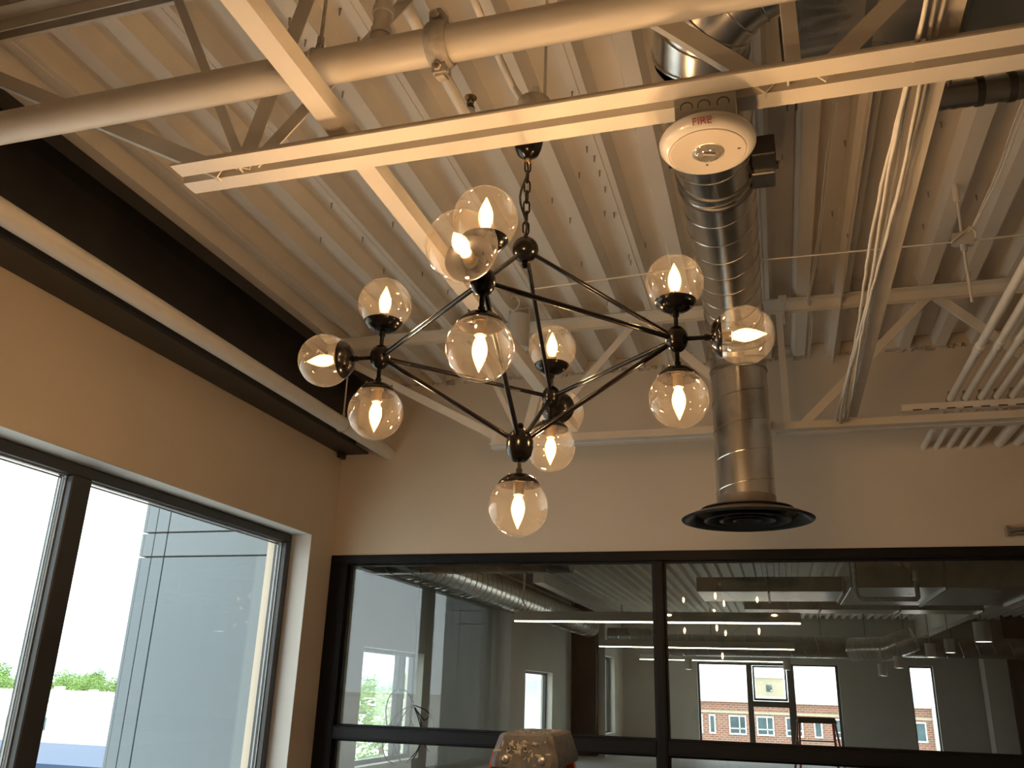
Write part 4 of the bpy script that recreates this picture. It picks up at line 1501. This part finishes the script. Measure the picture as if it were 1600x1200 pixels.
round_duct('office_side_duct', 'spiral duct continuing behind the cylinder lights to the black wall', [(3.0, 26.4, 3.02), (8.8, 26.4, 3.02)], 0.26, 'galvanized_dull', 0.40)
round_duct('office_back_duct', 'short silver duct stub beside the black column', [(-4.4, 23.9, 3.08), (-2.9, 23.9, 3.08)], 0.2, 'galvanized_dull', 0.3)


# rectangular ducts of the office
def rect_duct(name, label, x0, x1, y0, y1, z0, z1, mat='galvanized', step=0.9):
    t = thing(name, label, 'duct', ((x0 + x1) / 2, y0, z0))
    n = max(1, round((x1 - x0) / step))
    for i in range(n):
        a = x0 + (x1 - x0) * i / n
        b2 = x0 + (x1 - x0) * (i + 1) / n
        MB().cbox(a, b2, y0, y1, z0, z1, 0.004).build('section', mat, t)
        fl = MB()
        fl.box(b2 - 0.012, b2 + 0.012, y0 - 0.02, y1 + 0.02, z0 - 0.02, z0)
        fl.box(b2 - 0.012, b2 + 0.012, y0 - 0.02, y0, z0, z1)
        fl.build('flange', 'galvanized_dull', t)
    return t


rect_duct('office_flat_duct', 'flat galvanized duct nearest the screen in the office', -0.84, 0.70, 10.0, 11.05, 2.70, 2.86)
rect_duct('office_wide_duct', 'wide galvanized duct with pipe below it beside the flat one', 0.72, 2.45, 9.3, 11.05, 2.66, 3.0, step=0.85)
rect_duct('office_far_flat_duct', 'farther flat galvanized duct above the long spiral duct', -0.45, 2.7, 13.4, 14.0, 2.82, 3.04, step=1.0)
rect_duct('office_upper_duct', 'upper galvanized duct running out of view over the screen', -0.9, 2.9, 7.3, 8.2, 2.98, 3.04, 'galvanized', step=0.75)
pu = thing('office_pipe', 'grey pipe bent in a square loop under the wide duct', 'pipe', (0.8, 9.2, 2.55))
MB().tube([(0.75, 9.15, ZD + 0.05), (0.75, 9.15, 2.60), (0.765, 9.15, 2.555), (0.80, 9.15, 2.535), (1.25, 9.15, 2.535)], 0.022, 12).build('bend', 'iron_paint', pu, smooth=True, angle=60)
MB().tube([(1.25, 9.15, 2.535), (1.28, 9.15, 2.535), (1.30, 9.15, 2.555), (1.30, 9.15, 2.80)], 0.024, 12).build('elbow', 'iron_paint', pu, smooth=True, angle=60)
for zz in (2.66, 2.72):
    MB().lathe([(0.024, -0.012), (0.030, -0.010), (0.030, 0.010), (0.024, 0.012)], (1.30, 9.15, zz), (0, 0, 1), 12).build('collar', 'iron_paint', pu, smooth=True)
tag(MB().box(-3.72, -3.55, 13.6, 21.0, 3.24, 3.42).build('cable_tray', 'steel_paint'), 'pale boxed cable tray running along the office ceiling', 'cable tray')

# cylinder downlights
for p, y, lab in [((1537, 1003), 14, 'largest cylinder downlight beneath the galvanized ducts'), ((1455, 1027), 20, 'cylinder downlight over the slim far window'), ((1405, 1044), 23, 'cylinder downlight between the two far windows'),
                  ((1380, 1056), 23, 'lowest cylinder downlight just past the wide far window'), ((1230, 1047), 25.4, 'cylinder downlight hanging in front of the open vent'), ((1076, 1046), 24.2, 'cylinder downlight at the edge of the wide far window'),
                  ((1485, 1020), 20, 'cylinder downlight near the pale pier')]:
    q = at_y(p[0], p[1], y)
    r = 0.115 if y < 18 else 0.10
    t = thing('cylinder_downlight', lab, 'downlight', tuple(q), 'cylinder downlights in the office')
    MB().lathe([(r - 0.012, 0.012), (r - 0.008, 0.0), (r, 0.0), (r, 0.27), (0.0, 0.27)], q, (0, 0, 1), 20).build('shell', 'back_room_light_paint', t, smooth=True)
    MB().lathe([(0.0, 0.004), (r - 0.010, 0.004), (r - 0.010, 0.010), (0.0, 0.010)], q, (0, 0, 1), 20).build('lamp_face', 'can_glow', t)
    MB().tube([q + Vector((0, 0, 0.27)), (q.x, q.y, ZD + 0.10)], 0.008, 6).build('stem', 'back_room_paint', t)

# tangle of black wire hanging behind the screen
wc = at_y(644, 1098, 6.75)
wt = thing('wire_tangle', 'tangle of loose black wires hanging behind the screen by the window', 'wires', tuple(wc))


def px_wire(pl, y=6.75, r=0.0042):
    P = [at_y(a_, b2, y + random.uniform(-.03, .03)) for a_, b2 in pl]
    out = []
    for i in range(len(P) - 1):
        p0, p1, p2, p3 = P[max(i - 1, 0)], P[i], P[i + 1], P[min(i + 2, len(P) - 1)]
        for k in range(6):
            tt = k / 6
            out.append(0.5 * ((2 * p1) + (p2 - p0) * tt + (2 * p0 - 5 * p1 + 4 * p2 - p3) * tt * tt + (3 * p1 - p0 - 3 * p2 + p3) * tt ** 3))
    out.append(P[-1])
    MB().tube(out, r, 6).build('wire', 'wire_black', wt, smooth=True, angle=80)


px_wire([(605, 1137), (603, 1110), (609, 1088), (622, 1077), (636, 1081), (644, 1098)])
px_wire([(644, 1102), (625, 1112), (607, 1135), (598, 1160), (603, 1185), (618, 1194)])
px_wire([(644, 1102), (632, 1115), (620, 1138), (616, 1165), (626, 1190)])
px_wire([(644, 1102), (640, 1118), (648, 1140), (658, 1165)], r=0.002)
px_wire([(645, 1102), (652, 1118), (658, 1142), (656, 1165), (645, 1186), (632, 1193)])
px_wire([(645, 1101), (655, 1120), (660, 1145), (652, 1172), (636, 1190)])
px_wire([(645, 1101), (660, 1122), (664, 1125), (674, 1117)])
px_wire([(645, 1101), (668, 1112), (679, 1135), (684, 1165), (680, 1198)])
px_wire([(658, 1140), (664, 1165), (674, 1178)])
px_wire([(636, 1081), (643, 1092), (646, 1098), (643, 1105), (648, 1103)], r=0.004)
tag(MB().tube([wc, (wc.x, wc.y, ZD)], 0.0025, 6).build('hanging_cable', 'wire_black', wt), 'single wire rising to the ceiling')

# ------------------------------------------------------------------ outdoors: facade fin beside the window
FY = 6.03


def fin(name, label, y_face, sgn, x_out):
    o = struct(empty(name, (-4.2, y_face, 0)), label)
    xo = x_out
    core = MB().box(xo + 0.03, XW - 0.36, y_face + sgn * 0.03, y_face + sgn * 0.10, -12, 6.5).build('core', 'panel_joint', o)

    def panel(x0, x1, z0, z1):
        MB().cbox(x0, x1, y_face, y_face + sgn * 0.03, z0, z1, 0.003).build('panel', 'panel_blue_grey', o)
    g = 0.006
    zj = [-12, -9.3, -6.4, -3.4, -0.55, 2.548, 2.747, 5.6, 6.5]
    xi = XW - 0.37
    for i in range(len(zj) - 1):
        z0, z1 = zj[i] + g, zj[i + 1] - g
        panel(xo + 0.10, xo + 0.215, z0, z1)
        panel(xo + 0.215 + g * 1.5, xi, z0, z1)
        panel(xo, xo + 0.10 - g, z0, z1)
        MB().cbox(xo - 0.03, xo, y_face, y_face + sgn * 1.3, z0, z1, 0.003).build('return_panel', 'panel_blue_grey', o)
    return o


fin('wall_facade_far', 'blue grey metal panel facade outside the window', FY, 1, at_y(190, 1050, FY).x)
fin('wall_facade_near', 'blue grey metal panel facade seen mirrored in the glass', -0.95, -1, -4.95)

# ------------------------------------------------------------------ outdoors: ground, trees, buildings
GZ = -10.0
struct(MB().add([(-3000, -1500, GZ), (3000, -1500, GZ), (3000, 4500, GZ), (-3000, 4500, GZ)], [(0, 1, 2, 3)]).build('ground', 'ground_mix'), 'pale streets and lots below')
tag(MB().add([(-150, 215, GZ + 0.1), (-95, 215, GZ + 0.1), (-95, 260, GZ + 0.1), (-150, 260, GZ + 0.1)], [(0, 1, 2, 3)]).build('lawn', 'grass_green'), 'patch of bright grass beside the street', 'lawn', kind='structure')
h = MB()
for base, amp, dist, seed in ((0, 26, 2300, 1), (0, 95, 3600, 5)):
    rr = random.Random(seed)
    n = 90
    vs = []
    ph = [rr.uniform(0, 6) for _ in range(6)]
    for i in range(n + 1):
        a = math.radians(-75 + 150 * i / n)
        hh = amp * (0.55 + 0.25 * math.sin(3 * a * 4 + ph[0]) + 0.15 * math.sin(7 * a * 3 + ph[1]) + 0.08 * math.sin(23 * a + ph[2]))
        x_, y_ = dist * math.sin(a), dist * math.cos(a)
        vs += [(x_, y_, GZ), (x_ * 1.05, y_ * 1.05, GZ + 10 + hh), (x_ * 1.3, y_ * 1.3, GZ)]
    fs2 = []
    for i in range(n):
        a = i * 3
        fs2 += [(a, a + 3, a + 4, a + 1), (a + 1, a + 4, a + 5, a + 2)]
    h.add(vs, fs2)
struct(h.build('hills', 'hill_blue', smooth=True, angle=80), 'hazy blue hills on the horizon')


def crown_mesh(seed, nl, rx, rz):
    rr = random.Random(seed)
    b = MB()
    blobs = [(Vector((rr.uniform(-.55, .55) * rx, rr.uniform(-.55, .55) * rx, rr.uniform(-.5, .6) * rz)), rr.uniform(.35, .6)) for _ in range(11)]
    for i in range(nl):
        c_, s_ = rr.choice(blobs)
        d_ = Vector((rr.gauss(0, 1), rr.gauss(0, 1), rr.gauss(0, 1))).normalized()
        p = c_ + Vector((d_.x * rx, d_.y * rx, d_.z * rz)) * s_ * rr.uniform(.75, 1.02)
        u = Vector((rr.gauss(0, 1), rr.gauss(0, 1), rr.gauss(0, 1))).normalized()
        u2, w2, _ = frame_of((d_ + u * 0.7))
        q = rr.uniform(.05, .09) * rx
        b.add([p - u2 * q, p + w2 * q * .6, p + u2 * q, p - w2 * q * .6], [(0, 1, 2, 3)])
    return b


proto_trees = []
for k in range(3):
    t = empty('tree', (0, 0, 0))
    cr = crown_mesh(30 + k, 1500, 1.0, 0.95)
    cr.v = [(a_, b2, c_ + 1.55) for a_, b2, c_ in cr.v]
    co = cr.build('crown', 'leaf_green', t)
    tr = MB()
    tr.tube([(0, 0, 0), (0.03, 0, 0.6), (0.0, 0.04, 1.3)], [0.09, 0.07, 0.04], 8)
    tr.tube([(0.02, 0, 0.7), (0.3, 0.1, 1.4)], [0.045, 0.02], 6)
    tr.tube([(0.02, 0, 0.8), (-0.25, -0.1, 1.5)], [0.045, 0.02], 6)
    tr.build('trunk', 'bark', t, smooth=True)
    proto_trees.append([t, False])


def put_tree(k, x, y, s, label, group=None, z=GZ):
    t, used = proto_trees[k]
    if used:
        c_ = t.copy()
        COL.objects.link(c_)
        for ch_ in t.children:
            d_ = ch_.copy()
            COL.objects.link(d_)
            d_.parent = c_
        t = c_
    else:
        proto_trees[k][1] = True
    t.location = (x, y, z)
    t.scale = (s, s, s)
    t.rotation_euler = (0, 0, random.uniform(0, 6))
    if 'group' in t:
        del t['group']
    tag(t, label, 'tree', group)
    return t


put_tree(0, -46.5, 103, 4.3, 'large bright green tree seen through the office side window', z=-9.0)
put_tree(1, -41, 88, 2.4, 'smaller bright tree below the large one outside the side window')
put_tree(2, -57, 112, 2.6, 'round tree at the edge of the side window')
rt_ = random.Random(4)
placed = []
for i in range(60):
    for _ in range(200):
        px = rt_.uniform(-30, 240) if i < 42 else rt_.uniform(540, 665)
        d0 = rt_.uniform(330, 640)
        sc_ = rt_.uniform(4.0, 7.0)
        r = ray(px, 1070)
        l_ = math.hypot(r.x, r.y)
        tx_, ty_ = r.x / l_ * d0, r.y / l_ * d0
        if all(math.hypot(tx_ - a_, ty_ - b2) > (sc_ + c_) * 1.3 for a_, b2, c_ in placed):
            break
    placed.append((tx_, ty_, sc_))
    put_tree(i % 3, tx_, ty_, sc_, 'distant green tree of the tree belt beyond the white roofs' if i < 42 else 'distant green tree of the belt behind the big office window tree',
             'tree belt beyond the white roofs' if i < 42 else 'tree belt behind the big tree')


def house(name, label, x, y, w_, d_, h_, wallm, roofm, base=GZ, nwin=5, ang=0.0):
    t = thing(name, label, 'building', (x, y, base))
    MB().box(x - w_ / 2, x + w_ / 2, y - d_ / 2, y + d_ / 2, base, base + h_).build('wall', wallm, t)
    rb = MB()
    rb.box(x - w_ / 2 - 0.4, x + w_ / 2 + 0.4, y - d_ / 2 - 0.4, y + d_ / 2 + 0.4, base + h_, base + h_ + 0.5)
    ro = rb.build('roof', roofm, t)
    for i in range(0 if roofm == 'blue_roof' else 2):
        MB().box(x - w_ * 0.25 + i * w_ * 0.4, x - w_ * 0.25 + i * w_ * 0.4 + 2.2, y - 1, y + 1, base + h_ + 0.5, base + h_ + 1.7).build('roof_unit', 'pale_wall', ro)
    for i in range(nwin):
        xx = x - w_ / 2 + w_ * (i + 0.5) / nwin
        MB().box(xx - w_ / nwin * 0.28, xx + w_ / nwin * 0.28, y - d_ / 2 - 0.06, y - d_ / 2 + 0.02, base + h_ * 0.35, base + h_ * 0.75).build('window', 'far_glass', t)
    return t


def polar(px, dist):
    r = ray(px, 1070)
    l_ = math.hypot(r.x, r.y)
    return r.x / l_ * dist, r.y / l_ * dist


x_, y_ = polar(85, 86)
house('low_building', 'low building with a flat dark blue roof just below the window', x_, y_, 26, 16, 5.2, 'pale_wall', 'blue_roof', nwin=6)
for px, dist, w_, d_, h_, lab in [(20, 215, 42, 20, 5.5, 'long pale warehouse behind the blue roof'), (120, 250, 34, 22, 6, 'white warehouse below the tree belt'), (70, 300, 30, 22, 7, 'pale block tucked under the tree belt'),
                                  (170, 320, 26, 20, 6, 'small pale building next to the metal facade'), (565, 330, 40, 20, 7, 'pale office block beyond the side window tree')]:
    x_, y_ = polar(px, dist)
    house('pale_building', lab, x_, y_, w_, d_, h_, 'pale_wall', 'pale_roof', nwin=7)
car = thing('parked_car', 'dark parked car below the side window', 'car', (-62, 150, GZ))
MB().cbox(-64, -60, 149, 151, GZ + 0.35, GZ + 1.0, 0.2).build('body', 'car_paint', car)
MB().cbox(-63.3, -60.9, 149.1, 150.9, GZ + 1.0, GZ + 1.6, 0.3).build('cabin', 'far_glass', car)
for a_ in (-63.2, -60.8):
    MB().tube([(a_, 148.95, GZ + 0.35), (a_, 151.05, GZ + 0.35)], 0.35, 14).build('wheel', 'black_steel', car)

# brick apartment building across the street
BYF = 75.0
br = thing('brick_building', 'red brick apartment building with white framed windows across the street', 'building', (2, BYF, GZ))
MB().box(-9.0, 10.6, BYF, BYF + 14, GZ, 1.25).build('brick_wall', 'brick_wall', br)
MB().box(10.6, 13.0, BYF - 0.6, BYF + 14, GZ, 1.5).build('corner_bay', 'white_trim', br)
MB().cbox(-9.3, 10.6, BYF - 0.35, BYF + 14.3, 1.25, 1.75, 0.05).build('parapet', 'pale_wall', br)
MB().box(-9.0, 10.6, BYF - 0.08, BYF, 0.42, 0.60).build('string_course', 'tan_wall', br)
rws = [0.28, -1.87, -4.02, -6.17, -8.32]
cols = []
for pa, pb in ((1046, 1052), (1062, 1085), (1090, 1098), (1108, 1118), (1139, 1166), (1182, 1209), (1227, 1254), (1271, 1284), (1300, 1327), (1345, 1360), (1380, 1407), (1428, 1446)):
    xa, xb = at_y(pa, 1125, BYF).x, at_y(pb, 1125, BYF).x
    cols.append(((xa + xb) / 2, xb - xa))
for zt_ in rws:
    for xc_, ww in cols:
        fr_ = MB()
        z0, z1 = zt_ - 1.42, zt_
        fr_.box(xc_ - ww / 2, xc_ + ww / 2, BYF - 0.10, BYF + 0.01, z1 - 0.10, z1)
        fr_.box(xc_ - ww / 2, xc_ + ww / 2, BYF - 0.14, BYF + 0.01, z0, z0 + 0.12)
        fr_.box(xc_ - ww / 2, xc_ - ww / 2 + 0.10, BYF - 0.10, BYF + 0.01, z0 + .12, z1 - .1)
        fr_.box(xc_ + ww / 2 - 0.10, xc_ + ww / 2, BYF - 0.10, BYF + 0.01, z0 + .12, z1 - .1)
        if ww > 1.0:
            fr_.box(xc_ + 0.10, xc_ + 0.18, BYF - 0.10, BYF + 0.01, z0 + .12, z1 - .1)
            fr_.box(xc_ - ww / 2 + 0.1, xc_ + ww / 2 - 0.1, BYF - 0.10, BYF + 0.01, z0 + 0.42, z0 + 0.50)
        fo = fr_.build('window', 'white_trim', br)
        MB().box(xc_ - ww / 2 + 0.09, xc_ + ww / 2 - 0.09, BYF - 0.03, BYF + 0.0, z0 + 0.11, z1 - 0.09).build('pane', 'far_glass', fo)
for zt_ in rws:
    for yy in (12.2,):
        fo = MB().box(yy - 0.5, yy + 0.5, BYF - 0.68, BYF - 0.60, zt_ - 1.5, zt_).build('window', 'far_glass', br)
tb = thing('tan_block', 'small tan stair block on the roof of the brick building', 'building', (-1.6, 118, GZ))
MB().box(-3.2, 0.2, 118, 124, GZ, 4.0).build('wall', 'tan_wall', tb)
MB().box(-1.9, -1.2, 117.95, 118.0, 2.4, 3.2).build('vent', 'far_glass', tb)
MB().cbox(-3.4, 0.4, 117.8, 124.2, 4.0, 4.25, 0.05).build('roof', 'pale_wall', tb)
